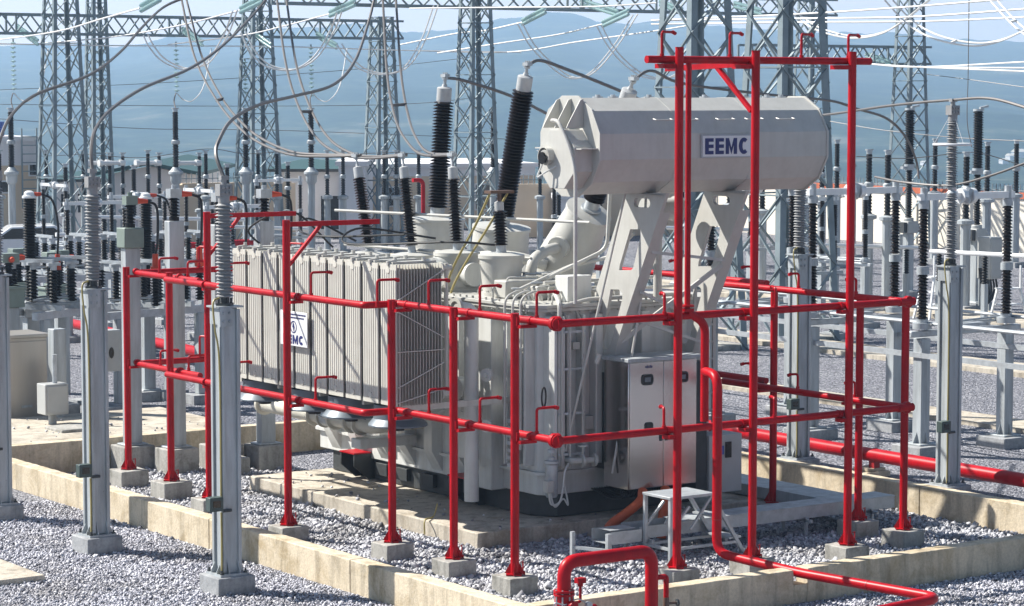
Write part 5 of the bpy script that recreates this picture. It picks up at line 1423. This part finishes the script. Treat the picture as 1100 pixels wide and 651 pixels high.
def yard_cabinet(px, d, y0, y1, wpx, lab, hoses=True):
    p = gp(px, d); z0, z1 = zat(y1, d), zat(y0, d); w_ = wpx*d/FPX
    r = thing('control_box', lab, 'control box', (p.x, p.y, 0))
    MB().box(p.x-w_*.42, p.x+w_*.42, p.y-.25, p.y+.25, z0, z1).build('case', 'grey_box', r, bevel=.02)
    MB().box(p.x-w_*.38, p.x+w_*.38, p.y-.275, p.y-.252, z0+.06, z1-.06).build('door', 'grey_box', r, bevel=.008)
    for dx in (-.3, .3): MB().box(p.x+dx*w_-.05, p.x+dx*w_+.05, p.y+.1, p.y+.2, 0, z0-.002).build('leg', 'galv', r)
    if hoses:
        for k in range(4):
            MB().tube(smooth_path([(p.x-.3*w_+k*.2*w_, p.y-.1, z0), (p.x-.3*w_+k*.18*w_, p.y-.15, z0-.35), (p.x-.45*w_, p.y-.1, z0-.5-.05*k), (p.x-.55*w_-.03*k, p.y, z0+.3)]), .03, 6).build('hose', 'black', r)
yard_cabinet(1062, 70, 254, 299, 21, 'grey control box with looping black hoses below the right hand breaker')
yard_cabinet(962, 76, 251, 275, 10, 'small grey control box beside the left hand breaker column', False)

# ---- centre break disconnectors
def disconnector(h=2.05, span=1.95, hi=2.05):
    r = thing('disconnector', '', 'disconnector', (0, 0, 0), 'centre break disconnectors', world=False)
    for s in (-1, 1):
        x = s*span/2
        c = MB().box(x-.10, x+.10, -.10, .10, .20, h-.1).box(x-.2, x+.2, -.2, .2, .18, .21)
        for dx, dy in ((1, 0), (-1, 0), (0, 1), (0, -1)):
            p = V((dx, dy, 0)); q = V((-dy, dx, 0)); b_ = V((x, 0, 0))
            c.prism([b_+p*.09+ZUP*.21, b_+p*.19+ZUP*.21, b_+p*.09+ZUP*.42], q*.012)
        c.build('column', 'galv', r, bevel=.012)
        MB().box(x-.34, x+.34, -.34, .34, -.05, .18).build('footing', 'concrete_dark', r, bevel=.015)
        MB().cyl((x, 0, h+.06), (x, 0, h+.16), .16, n=16).cyl((x, 0, h+.16), (x, 0, h+.22), .10, n=12).build('bearing', 'zinc', r)
        m0, m1 = h+.22, h+hi*.47
        ins = MB().sheds((x, 0, m0), (x, 0, m1), .062, .100, .055, 18, .088).build('insulator', 'porcelain', r)
        MB().cyl((x, 0, m1), (x, 0, m1+.12), .105, n=16).build('joint', 'galv', ins)
        MB().sheds((x, 0, m1+.14), (x, 0, h+hi), .056, .092, .055, 18, .082).build('insulator', 'porcelain', r)
        MB().cyl((x, 0, h+hi), (x, 0, h+hi+.12), .09, n=12).cyl((x, 0, h+hi+.12), (x, 0, h+hi+.34), .06, n=10).build('terminal', 'zinc', r)
        MB().bar((x+s*.12, 0, h+hi+.19), (s*.06, 0, h+hi+.19), .10, .11, up=(0, 0, 1)).cyl((s*.06, 0, h+hi+.19), (s*.16, 0, h+hi+.19), .13, n=12).build('switch_arm', 'alu', r)
    MB().bar((-span/2-.3, 0, h-.02), (span/2+.3, 0, h-.02), .13, .10, up=(0, 0, 1)).build('crossbeam', 'zinc', r, bevel=.01)
    m = MB().box(-.3, .3, -.18, .18, h+.06, h+.12).cyl((-span/2, .16, h+.1), (span/2, .16, h+.1), .025, n=8).cyl((-span/2, -.2, h+.15), (span/2, .2, h+.15), .02, n=8)
    m.build('linkage', 'zinc', r)
    MB().cyl((-.05, 0, h+hi+.08), (.05, 0, h+hi+.3), .10, n=10).cyl((-.12, -.12, h+hi+.12), (.12, .12, h+hi+.26), .05, n=8).build('centre_contact', 'zinc', r)
    return r
dc0 = disconnector()
rx = 30.6
dspots = [(rx, 30.72, 0, 'nearest disconnector, far right behind the ringed arrester'), (rx-.1, 33.35, 0, 'second disconnector of the right yard, behind the end post of the red frame'), (rx-.2, 36.0, 0, 'third disconnector of the right yard, under the right end of the conservator')]
for i, (x, y, rz, lab) in enumerate(dspots):
    o = dc0 if i == 0 else dup(dc0, (0, 0, 0)); o.location = (x, y, 0); o['label'] = lab
for px, d, lab in ((150, 66, 'disconnector between the left tower and the red frame'), (215, 70, 'disconnector behind the nearest surge arrester'), (105, 62, 'disconnector behind the column left of the red frame'), (60, 74, 'disconnector behind the left lattice tower'),
                   (868, 62, 'disconnector behind the arrester under the conservator'), (905, 66, 'disconnector behind the end post of the tall red frame'), (830, 72, 'disconnector seen between the conservator brackets and the red posts'), (300, 78, 'disconnector beyond the left end of the radiators'), (620, 74, 'disconnector behind the turrets under the conservator gauge'), (255, 60, 'disconnector behind the upper red arm left of the radiators')):
    o = dup(dc0, gp(px, d), lab, rz=random.choice((0, 0, 1.571)), scale=(.78, .78, .78) if px < 400 else (.85, .85, .8))
rail = thing('frame_rails', 'long galvanised rails tying the right hand disconnector columns together', 'steel rails', (29.6, 33, 1.7))
for x, z, r_ in ((29.52, 1.68, .09), (31.5, 1.72, .09)):
    MB().bar((x, 27.2, z), (x, 44, z), r_*.7, .085, up=(0, 0, 1)).build('rail', 'zinc', rail)
for x, z in ((29.68, 2.2), (29.9, 2.18), (31.68, 2.22)): MB().cyl((x, 27, z), (x, 40, z), .03, n=8).build('drive_rod', 'zinc', rail)
MB().cyl((30.2, 28.5, 2.28), (33.6, 28.2, 2.28), .09, n=12).build('drive_tube', 'alu', rail)
pb = MB().box(33.0, 34.0, 22, 46, -.05, .08); pb.org = (33.5, 34, 0)
tag(pb.build('trench_cover', 'concrete_pale'), 'long pale concrete cable trench crossing the right hand gravel', 'cable trench')
pb = MB().box(48, 50, 30, 80, -.05, .12); pb.org = (49, 50, 0)
tag(pb.build('trench_cover', 'concrete_pale'), 'farther pale concrete trench running below the circuit breakers', 'cable trench')
pb = MB().box(39.5, 41.0, 26, 70, -.05, .10); pb.org = (40, 40, 0)
tag(pb.build('trench_cover', 'concrete_pale'), 'middle pale concrete trench behind the right hand disconnectors', 'cable trench')
def trolley(px, d, lab):
    p = gp(px, d); r = thing('step_frame', lab, 'steps', (p.x, p.y, 0))
    for s in (-1, 1): MB().bar((p.x+s*.45, p.y-.3, 0), (p.x+s*.2, p.y-.2, 1.1), .05).bar((p.x+s*.45, p.y+.3, 0), (p.x+s*.2, p.y+.2, 1.1), .05).bar((p.x+s*.2, p.y-.2, 1.1), (p.x+s*.2, p.y-.2, 1.7), .04).build('side_frame', 'alu', r)
    for z in (.35, .7, 1.1): MB().box(p.x-.3, p.x+.3, p.y-.2, p.y+.2, z, z+.03).build('tread', 'alu', r)
trolley(1003, 68, 'pale metal step frame left of the ringed arrester column'); trolley(1083, 64, 'pale metal step frame behind the far right insulator')

for px, d, lab in ((706, 84, 'left of the first conservator bracket'), (733, 78, 'between the conservator brackets, left one'), (752, 86, 'between the conservator brackets, right one'), (783, 80, 'seen through the second bracket'),
                   (818, 76, 'right of the second conservator bracket'), (846, 88, 'beside the arrester under the conservator'), (915, 92, 'in front of the cream wall, left part'), (1003, 90, 'in front of the cream wall, left of the ringed arrester'), (1090, 88, 'in front of the cream wall at the right edge'),
                   (245, 82, 'behind the nearest surge arrester'), (310, 84, 'behind the left end of the radiators'), (600, 80, 'under the conservator gauge'), (72, 82, 'behind the front legs of the left tower'), (145, 80, 'right of the narrow left tower')):
    dup(sp0, gp(px, d), 'black insulator on grey pole, '+lab, scale=(.85, .85, .85) if px < 700 else None)
def busbar(px0, px1, d0, d1, py0, py1, lab, r=.06):
    a, b_ = at(px0, py0, d0), at(px1, py1, d1); t = thing('tubular_busbar', lab, 'busbar', tuple(a))
    MB().cyl(a, b_, r, n=10).build('tube', 'alu', t)
    for k in (.08, .5, .92):
        c = a.lerp(b_, k); MB().sheds((c.x, c.y, c.z-.75), (c.x, c.y, c.z-r), .05, .085, .07, 10).build('insulator', 'polymer', t); MB().bar((c.x, c.y, 0), (c.x, c.y, c.z-.75), .13, .13, up=(1, 0, 0)).build('column', 'galv', t)
for a in ((98, 262, 74, 77, 233, 236, 'pale tubular busbar on posts behind the left arresters, upper one'), (60, 205, 68, 70, 252, 255, 'pale tubular busbar on posts behind the left arresters, lower one'), (225, 330, 78, 80, 243, 246, 'pale tubular busbar on posts beyond the radiators'),
          (690, 815, 76, 79, 244, 247, 'pale tubular busbar on posts between the conservator brackets'), (842, 985, 70, 73, 262, 266, 'pale tubular busbar on posts behind the tall red end post'), (1000, 1120, 66, 62, 270, 276, 'pale tubular busbar on posts at the right edge')):
    busbar(*a)
# ---- medium voltage posts and transformers of the left yard
def cable_post(top_box, lab, x, y, zc):
    r = thing('cable_post', lab, 'cable post', (x, y, 0), 'cable posts behind the radiators')
    MB().box(x-.13, x+.13, y-.09, y+.09, .45, zc).box(x-.2, x+.2, y-.16, y+.16, .43, .46).build('column', 'galv', r, bevel=.012)
    m = MB().box(x-.27, x+.27, y-.25, y+.25, -.05, .43); m.build('pedestal', 'concrete_grey', r, bevel=.015)
    z = zc
    if top_box: MB().box(x-.17, x+.17, y-.15, y+.15, z+.002, z+.32).build('terminal_box', 'greenbox', r, bevel=.015); z += .32
    MB().cyl((x, y, z), (x, y, z+.06), .08).sheds((x, y, z+.06), (x, y, z+.36), .05, .09, .05, 14).build('insulator', 'polymer', r)
    MB().box(x-.1, x+.1, y-.08, y+.08, z+.36, z+.50).cyl((x, y, z+.5), (x, y, z+.56), .04).build('terminal', 'greenbox' if top_box else 'zinc', r)
    MB().cyl((x+.09, y-.02, z+.42), (x+.28, y-.06, z+.41), .055, .03).build('shroud', 'orange_red', r)
    P_ = smooth_path([(x+.28, y-.06, z+.41), (x+.42, y-.1, z+.3), (x+.40, y-.15, z-.2), (x+.36, y-.15, z-.45)])
    MB().tube(P_, .022, 6).build('cable', 'black', r)
    MB().cyl((x+.36, y-.15, z-.70), (x+.36, y-.15, z-.42), .06, .045).cyl((x+.36, y-.15, z-.72), (x+.36, y-.15, z-.62), .08).build('cable_boot', 'orange_red', r)
    MB().sheds((x+.36, y-.15, z-1.25), (x+.36, y-.15, z-.72), .04, .075, .05, 10).build('cable_boot', 'polymer', r)
    return r
for px, tb, ytop, dd, lab in ((143, True, 265, 40.5, 'galvanised cable post with a green box, left of the red corner posts'), (190, False, 236, 40.2, 'galvanised cable post on a pedestal between the two red corner posts'), (238, False, 240, 40.6, 'galvanised cable post hidden behind the nearest arrester'), (286, False, 236, 40.6, 'galvanised cable post behind the left end of the radiators')):
    p = gp(px, dd); cable_post(tb, lab, p.x, p.y, zat(ytop, dd))
def thick_ct(px, d, ycap, ytop, ymid, ybot, lab):
    p = gp(px, d); z = lambda y: zat(y, d); x, y_ = p.x, p.y
    r = thing('current_transformer', lab, 'current transformer', (x, y_, 0), 'thick black instrument transformers')
    MB().box(x-.12, x+.12, y_-.12, y_+.12, .2, z(ybot)-.3).box(x-.2, x+.2, y_-.2, y_+.2, .18, .22).build('column', 'galv', r, bevel=.015)
    MB().box(x-.32, x+.32, y_-.32, y_+.32, -.05, .19).build('footing', 'concrete_dark', r)
    MB().box(x-.2, x+.2, y_-.2, y_+.2, z(ybot)-.3, z(ybot)).cyl((x+.2, y_, z(ybot)-.15), (x+.3, y_, z(ybot)-.15), .1).build('base_tank', 'zinc', r, bevel=.02)
    MB().sheds((x, y_, z(ybot)), (x, y_, z(ymid)-.05), .07, .11, .05, 16).build('insulator', 'polymer', r)
    MB().cyl((x, y_, z(ymid)-.05), (x, y_, z(ymid)+.04), .16).build('joint', 'zinc', r)
    MB().sheds((x, y_, z(ymid)+.04), (x, y_, z(ytop)), .09, .125, .05, 18).build('insulator', 'polymer', r)
    MB().lathe((x, y_, z(ytop)), (x, y_, z(ycap)), [(0, .13), (.04, .13), (.05, .10), (z(ycap)-z(ytop)-.03, .09), (z(ycap)-z(ytop), .04)], 16).build('cap', 'alu', r)
    MB().cyl((x+.08, y_, z(ytop)+.06), (x+.22, y_-.03, z(ytop)+.07), .05, .03).build('shroud', 'orange_red', r)
    MB().tube(smooth_path([(x+.22, y_-.03, z(ytop)+.07), (x+.42, y_-.08, z(ytop)-.05), (x+.52, y_-.1, z(ytop)-.5), (x+.5, y_-.1, z(ymid)+.1)]), .022, 6).build('cable', 'black', r)
    MB().cyl((x+.5, y_-.1, z(ymid)-.15), (x+.5, y_-.1, z(ymid)+.14), .07, .045).build('cable_boot', 'orange_red', r)
    MB().sheds((x+.5, y_-.1, z(ymid)-.7), (x+.5, y_-.1, z(ymid)-.15), .045, .08, .05, 10).build('cable_boot', 'polymer', r)
thick_ct(35, 47, 204, 212, 281, 322, 'thick black instrument transformer with a domed cap at the far left')
thick_ct(159, 50, 206, 213, 279, 316, 'thick black instrument transformer with a domed cap behind the red corner posts')
def vt(px, d, y0, y1, y2, y3, lab):
    p = gp(px, d); z = lambda y: zat(y, d); x, y_ = p.x, p.y
    r = thing('voltage_transformer', lab, 'voltage transformer', (x, y_, 0), 'green boxed voltage transformers')
    MB().box(x-.14, x+.14, y_-.14, y_+.14, .0, z(y3)).build('column', 'galv', r, bevel=.012)
    MB().box(x-.22, x+.22, y_-.2, y_+.2, z(y3)+.002, z(y2)).box(x-.25, x+.25, y_-.23, y_+.23, z(y2)-.05, z(y2)).build('tank', 'greenbox', r, bevel=.012)
    MB().sheds((x, y_, z(y2)), (x, y_, z(y1)), .055, .09, .05, 14).build('insulator', 'polymer', r)
    MB().box(x-.16, x+.16, y_-.13, y_+.13, z(y1), z(y0)).build('head', 'greenbox', r, bevel=.01)
    MB().cyl((x+.16, y_, z(y1)+.08), (x+.30, y_-.03, z(y1)+.08), .06, .04).build('shroud', 'orange_red', r); MB().cyl((x, y_-.13, z(y1)+.06), (x-.02, y_-.22, z(y1)+.06), .06, .04).build('shroud', 'orange_red', r)
vt(12, 46, 271, 281, 306, 329, 'green voltage transformer above the steel cabinet, nearer of two'); vt(22, 48.5, 266, 278, 302, 326, 'green voltage transformer above the steel cabinet, farther of two')
vt(58, 49.5, 270, 281, 307, 330, 'green voltage transformer left of the column beside the red frame'); vt(66, 51, 268, 280, 304, 326, 'green voltage transformer close behind that column')
def switch_frame(px0, px1, d, yt, lab, boxpx=None):
    a, b_ = gp(px0, d), gp(px1, d+1.5); z = zat(yt, d)
    dirv = (b_-a).normalized(); q = V((-dirv.y, dirv.x, 0)); r = thing('switch_frame', lab, 'switch frame', tuple(a))
    for p in (a, a+q*.9, b_, b_+q*.9):
        MB().bar(p+ZUP*.18, p+ZUP*(z-.07), .18, .14, up=(1, 0, 0)).build('column', 'galv', r, bevel=.01)
        MB().box(p.x-.28, p.x+.28, p.y-.28, p.y+.28, -.05, .18).build('footing', 'concrete_dark', r)
    for o_ in (V((0, 0, 0)), q*.9): MB().bar(a+o_-dirv*.3+ZUP*z, b_+o_+dirv*.3+ZUP*z, .12, .14, up=(0, 0, 1)).build('beam', 'zinc', r)
    n = 3
    for k in range(n):
        c = a.lerp(b_, (k+.5)/n)
        MB().bar(c-q*.2+ZUP*(z+.12), c+q*1.1+ZUP*(z+.12), .1, .1, up=(0, 0, 1)).build('beam', 'zinc', r)
        for t in (0, .45, .9):
            p = c+q*t
            ins = MB().sheds(p+ZUP*(z+.2), p+ZUP*(z+.80), .05, .09, .06, 12).build('insulator', 'polymer', r)
            MB().cyl(p+ZUP*(z+.80), p+ZUP*(z+.90), .06).box(p.x-.12, p.x+.12, p.y-.05, p.y+.05, z+.88, z+.93).build('terminal', 'zinc', ins)
        MB().bar(c+ZUP*(z+.96), c+q*.9+ZUP*(z+.96), .06, .06).build('blade', 'zinc', r)
    m = MB()
    for t in (.25, .6): m.cyl(a+q*t+ZUP*(z+.26), b_+q*t+ZUP*(z+.26), .022, n=6)
    m.build('drive_rod', 'zinc', r)
    if boxpx:
        p = gp(boxpx, d-.6); MB().box(p.x-.2, p.x+.2, p.y-.14, p.y+.14, zat(394, d), zat(350, d)).build('drive_box', 'grey_box', r, bevel=.015)
        MB().prism([(p.x+.05*math.cos(k*.524), p.y-.1425, (zat(374, d))+.10*math.sin(k*.524)) for k in range(12)], (0, -.008, 0)).build('box_window', 'window', r)
switch_frame(50, 108, 46, 338, 'galvanised switch frame with black insulators at the left, behind the support column', 117)
switch_frame(128, 215, 48, 338, 'galvanised switch frame with black insulators behind the red corner posts')
switch_frame(40, 150, 58, 300, 'galvanised switch frame farther back at the left')
switch_frame(150, 240, 60, 296, 'galvanised switch frame farther back behind the nearest arrester')
# stainless cabinet, junction box, pedestals
p = gp(20, 44); wz = zat(357, 44)
r = thing('outdoor_cabinet', 'large stainless steel cabinet on a raised plinth at the left edge', 'cabinet', (p.x, p.y, 0))
MB().box(p.x-.75, p.x+.42, p.y-.3, p.y+.5, .18, wz-.06).build('case', 'stainless_dull', r, bevel=.01)
MB().box(p.x-.80, p.x+.47, p.y-.36, p.y+.55, wz-.058, wz).build('roof', 'stainless_dull', r, bevel=.01)
MB().box(p.x-.45, p.x+.40, p.y-.318, p.y-.302, .42, wz-.12).build('door', 'stainless_dull', r, bevel=.004)
MB().box(p.x-.08, p.x+.12, p.y-.335, p.y-.319, .62, .66).build('vent_handle', 'galv', r)
MB().box(p.x-.7, p.x+.38, p.y-.2, p.y+.45, -.05, .178).build('base', 'dark_base', r)
p = gp(57, 42.5)
r = thing('junction_box', 'small grey junction box on a post right of the stainless cabinet', 'junction box', (p.x, p.y, 0))
MB().box(p.x-.20, p.x+.22, p.y-.17, p.y+.17, zat(444, 42.5), zat(411, 42.5)).build('case', 'grey_box', r, bevel=.012)
MB().box(p.x-.17, p.x+.19, p.y-.186, p.y-.172, zat(442, 42.5), zat(413, 42.5)).build('door', 'grey_box', r, bevel=.006)
MB().cyl((p.x, p.y, 0), (p.x, p.y, zat(444, 42.5)-.002), .07).build('post', 'galv', r)
MB().cyl((p.x+.05, p.y, zat(411, 42.5)+.001), (p.x+.05, p.y, zat(380, 42.5)), .04).build('gland', 'zinc', r)
for px, d, s, h, lab in ((42, 44.5, .28, .42, 'pale concrete block right of the stainless cabinet'), (78, 41.8, .34, .40, 'dark concrete block behind the column left of the red frame')):
    q = gp(px, d); f = MB(); f.org = tuple(q); f.box(q.x-s, q.x+s, q.y-s, q.y+s, -.05, h+.15)
    tag(f.build('concrete_block', 'concrete_grey', bevel=.02), lab, 'concrete block')
q = gp(63, 43.5); r = thing('support_column', 'plain galvanised column beside the grey junction box', 'support column', tuple(q))
MB().box(q.x-.12, q.x+.12, q.y-.12, q.y+.12, .3, zat(352, 43.5)).build('shaft', 'galv', r, bevel=.015); MB().box(q.x-.3, q.x+.3, q.y-.3, q.y+.3, -.05, .298).build('footing', 'concrete_dark', r)
q = gp(98, 44); r = thing('support_column', 'plain galvanised column hidden behind the column left of the red frame', 'support column', tuple(q))
MB().box(q.x-.12, q.x+.12, q.y-.12, q.y+.12, .0, zat(350, 44)).build('shaft', 'galv', r, bevel=.015)
sp = thing('red_standpipe', 'red hooked standpipe far behind the slim bushings', 'standpipe', tuple(gp(455, 72)))
q = gp(455, 72); MB().tube(rounded([(q.x, q.y, 0), (q.x, q.y, zat(193, 72)), (q.x-.35, q.y, zat(193, 72))], .2), .06, 10).build('pipe', 'red', sp)
sp = thing('red_pipe_rail', 'long red pipe on posts far behind the red corner posts', 'pipe', tuple(gp(150, 78)))
q0, q1 = gp(140, 78), gp(285, 82)
MB().tube([q0+ZUP*1.25, q1+ZUP*1.25], .10, 8).build('pipe', 'red', sp)
for t in (.05, .35, .65, .95): MB().cyl(q0.lerp(q1, t), q0.lerp(q1, t)+ZUP*1.25, .05).build('post', 'red', sp)

# ---- buildings and walls
def frame2(pa, pb):
    d = (pb-pa).normalized(); return d, V((-d.y, d.x, 0))
def building(px0, px1, d0, d1, ytop, depth_m, label, wall='wall_white', band=None, windows=(), roof='flat', roofmat='roof_green', doors=()):
    a, b_ = gp(px0, d0), gp(px1, d1); d, q = frame2(a, b_); W = (b_-a).length; h = zat(ytop, (d0+d1)/2)
    if q.dot(Fh) < 0: q = -q
    r = thing('building', label, 'building', tuple((a+b_)/2))
    P_ = [a, b_, b_+q*depth_m, a+q*depth_m]
    MB().prism(P_, (0, 0, h)).build('wall', wall, r, smooth=False)
    if band: 
        z0, z1, mt = band; MB().prism([p_-q*.02 if i < 2 else p_ for i, p_ in enumerate([a+ZUP*z0, b_+ZUP*z0, b_+q*.5+ZUP*z0, a+q*.5+ZUP*z0])], (0, 0, z1-z0)).build('wall_band', mt, r, smooth=False)
    if roof == 'flat':
        e = [a-q*.12-d*.12, b_-q*.12+d*.12, b_+q*(depth_m+.12)+d*.12, a+q*(depth_m+.12)-d*.12]
        MB().prism([p_+ZUP*(h+.003) for p_ in e], (0, 0, .18)).build('parapet', wall, r, smooth=False)
    elif roof == 'gable':   # ridge runs away from the camera, gable end in view
        rise = W*.10; mid = (a+b_)/2
        MB().prism([a+ZUP*h, b_+ZUP*h, mid+ZUP*(h+rise)], q*depth_m).build('gable_wall', wall, r, smooth=False)
        for s, e in ((a, -1), (b_, 1)):
            e0 = s+d*e*.5+ZUP*(h-.5*rise/(W/2)+.05); rt_ = mid+ZUP*(h+rise+.05)
            MB().prism([e0-q*.4, rt_-q*.4, rt_-q*.4+ZUP*.14, e0-q*.4+ZUP*.14], q*(depth_m+.8)).build('roof_slope', roofmat, r, smooth=False, fix=True)
    else:                   # ridge along the front
        e0 = [a-d*.5-q*.5, b_+d*.5-q*.5, b_+d*.5+q*(depth_m+.5), a-d*.5+q*(depth_m+.5)]
        rd = [a+d*W*.22+q*depth_m/2, b_-d*W*.22+q*depth_m/2]; rise = .28
        m = MB().add([p_+ZUP*(h+.003) for p_ in e0]+[p_+ZUP*(h+rise) for p_ in rd], [(0, 1, 5, 4), (1, 2, 5), (2, 3, 4, 5), (3, 0, 4), (3, 2, 1, 0)])
        m.build('roof', roofmat, r, smooth=False)
        MB().prism([e0[0]+ZUP*(h-.12), e0[1]+ZUP*(h-.12), e0[1]+q*.06+ZUP*(h-.12), e0[0]+q*.06+ZUP*(h-.12)], (0, 0, .12)).build('gutter', 'dark_base', r)
    for t, zc, w_, hh in windows:
        c = a+d*W*t+ZUP*zc
        f = MB().prism([c-d*(w_/2+.06)-q*.03, c+d*(w_/2+.06)-q*.03, c+d*(w_/2+.06)+q*.05, c-d*(w_/2+.06)+q*.05], (0, 0, hh)).build('window', 'signwhite', r, smooth=False)
        MB().prism([c-d*w_/2-q*.05+ZUP*.06, c+d*w_/2-q*.05+ZUP*.06, c+d*w_/2-q*.031+ZUP*.06, c-d*w_/2-q*.031+ZUP*.06], (0, 0, hh-.12)).build('pane', 'window', f, smooth=False)
    return r, a, b_, d, q, h
r, a, b_, d, q, h = building(-60, 41, 96, 98, 152, 10, 'beige and white control building at the left edge', 'wall_white', (0, zat(178, 97), 'wall_beige'), windows=((.66, zat(208, 97), .35, .5), (.99-.03, zat(190, 97), .3, .5), (.3, zat(208, 97), .5, .6)))
m = MB()
for s in (-.3, .3): m.bar(a+d*((b_-a).length*.9+s)-q*.2+ZUP*1.6, a+d*((b_-a).length*.9+s)-q*.2+ZUP*(h+.5), .05)
for z in np.arange(1.7, h+.5, .33): m.bar(a+d*((b_-a).length*.9-.3)-q*.2+ZUP*z, a+d*((b_-a).length*.9+.3)-q*.2+ZUP*z, .04)
m.build('ladder', 'galv_far', r)
MB().cyl(a+d*(b_-a).length*.62+q*1+ZUP*(h+.2), a+d*(b_-a).length*.62+q*1+ZUP*(h+.75), .5).build('roof_tank', 'screen', r)
building(58, 140, 108, 108, 192, 8, 'low white building with a green roof edge behind the left tower', 'wall_white', windows=((.18, .9, .5, .9), (.4, .9, .5, .9), (.62, .9, .5, .9), (.85, .6, .8, 1.4)), roof='hip')
building(118, 205, 104, 104, 187, 12, 'white gabled shed with dark green roof edges', 'wall_white', roof='gable', windows=((.9, .7, .5, .8),))
building(300, 366, 106, 106, 181, 9, 'white workshop with a green sheet roof right of the radiator tower', 'wall_white', roof='hip', windows=((.86, .3, .9, 1.5),))
building(364, 392, 102, 102, 178, 6, 'narrow white annex beside the white workshop', 'wall_white')
building(386, 575, 112, 114, 180, 9, 'long beige and white building behind the slim bushings', 'wall_white', (0, zat(189, 113), 'wall_beige'), windows=((.16, 1.0, .55, .9), (.24, 1.0, .55, .9), (.72, .8, 1.0, 1.2), (.86, .8, .8, 1.3)))
building(596, 645, 104, 104, 214, 5, 'small white hut behind the turrets', 'wall_white', windows=((.8, .3, .5, .9),))
def yard_wall(px0, px1, d0, d1, ytop, label, mat, cap=None, spikes=True):
    a, b_ = gp(px0, d0), gp(px1, d1); d, q = frame2(a, b_); W = (b_-a).length; h = zat(ytop, (d0+d1)/2)
    r = thing('perimeter_wall', label, 'boundary wall', tuple((a+b_)/2))
    MB().prism([a-q*.1, b_-q*.1, b_+q*.1, a+q*.1], (0, 0, h)).build('wall', mat, r, smooth=False)
    m = MB(); n = max(2, int(W/3.2))
    for k in range(n+1):
        c = a+d*W*k/n; MB().prism([c-d*.17-q*.16, c+d*.17-q*.16, c+d*.17+q*.16, c-d*.17+q*.16], (0, 0, h+.06)).build('pier', mat, r, smooth=False)
    MB().prism([a-q*.17+ZUP*(h+.003), b_-q*.17+ZUP*(h+.003), b_+q*.17+ZUP*(h+.003), a+q*.17+ZUP*(h+.003)], (0, 0, .12 if not cap else .22)).build('coping', cap or mat, r, smooth=False)
    if spikes:
        m = MB(); s = 0
        while s < W: m.bar(a+d*s+ZUP*(h+.1), a+d*s+ZUP*(h+.52), .03); s += .22
        m.bar(a+ZUP*(h+.3), b_+ZUP*(h+.3), .03)
        m.build('railing', 'galv_far', r, smooth=False)
yard_wall(195, 312, 101, 103, 199, 'beige boundary wall with a spiked rail left of the radiator tower', 'wall_beige')
yard_wall(535, 720, 106, 108, 200, 'beige boundary wall with a spiked rail behind the turrets', 'wall_beige')
yard_wall(770, 1180, 112, 92, 206, 'cream boundary wall with an orange coping across the right hand yard', 'wall_cream', 'roof_orange')
# car
p = gp(26, 88); r = thing('parked_car', 'white parked car partly hidden by the left hand equipment', 'car', tuple(p), world=False)
prof = [(-2.1, .35), (-2.15, .75), (-1.9, .95), (-1.1, 1.02), (-.5, 1.45), (1.0, 1.48), (1.75, 1.02), (2.1, .95), (2.15, .4)]
MB().prism([(x, -.85, z) for x, z in prof], (0, 1.7, 0)).build('body', 'car_white', r, smooth=False, bevel=.08)
MB().prism([(-.95, -.862, 1.03), (-.45, -.862, 1.38), (.95, -.862, 1.40), (1.5, -.862, 1.03)], (0, 1.724, 0)).build('side_window', 'window', r, smooth=False)
for x in (-1.35, 1.35):
    for y in (-.87, .67):
        w_ = MB().cyl((x, y, .33), (x, y+.2, .33), .33, n=20).build('wheel', 'black', r); MB().cyl((x, y-.004, .33), (x, y+.204, .33), .2, n=14).build('rim', 'alu', w_)
r.rotation_euler = (0, 0, R_(-20))
# village houses on the slope far right
for i, (px, py, d, s, lab) in enumerate(((1078, 176, 1500, 1.0, 'tiny white house on the far slope, leftmost of the village'), (1086, 172, 1500, 1.2, 'tiny white house on the far slope, middle of the village'), (1094, 169, 1500, 1.5, 'larger white house at the right of the far village'), (993, 178, 1500, .9, 'tiny pale house alone on the far slope'))):
    c = at(px, py, d); dg = bpy.context.evaluated_depsgraph_get()
    hit, loc, *_ = scene.ray_cast(dg, CAM+ray(px, py)*140, ray(px, py).normalized())
    if hit and (loc-CAM).length > 700: c = loc
    k = (c-CAM).length/650*s
    r = thing('house', lab, 'house', tuple(c))
    MB().box(c.x-k, c.x+k, c.y-k*.7, c.y+k*.7, c.z-3, c.z+k*.9).build('wall', 'wall_white', r, smooth=False)
    MB().prism([(c.x-k*1.1, c.y-k*.8, c.z+k*.9+.05), (c.x-k*1.1, c.y+k*.8, c.z+k*.9+.05), (c.x-k*1.1, c.y, c.z+k*1.4)], (k*2.2, 0, 0)).build('roof', 'wall_cream', r, smooth=False)
#@@SECTION end
print('objects', len(bpy.data.objects))
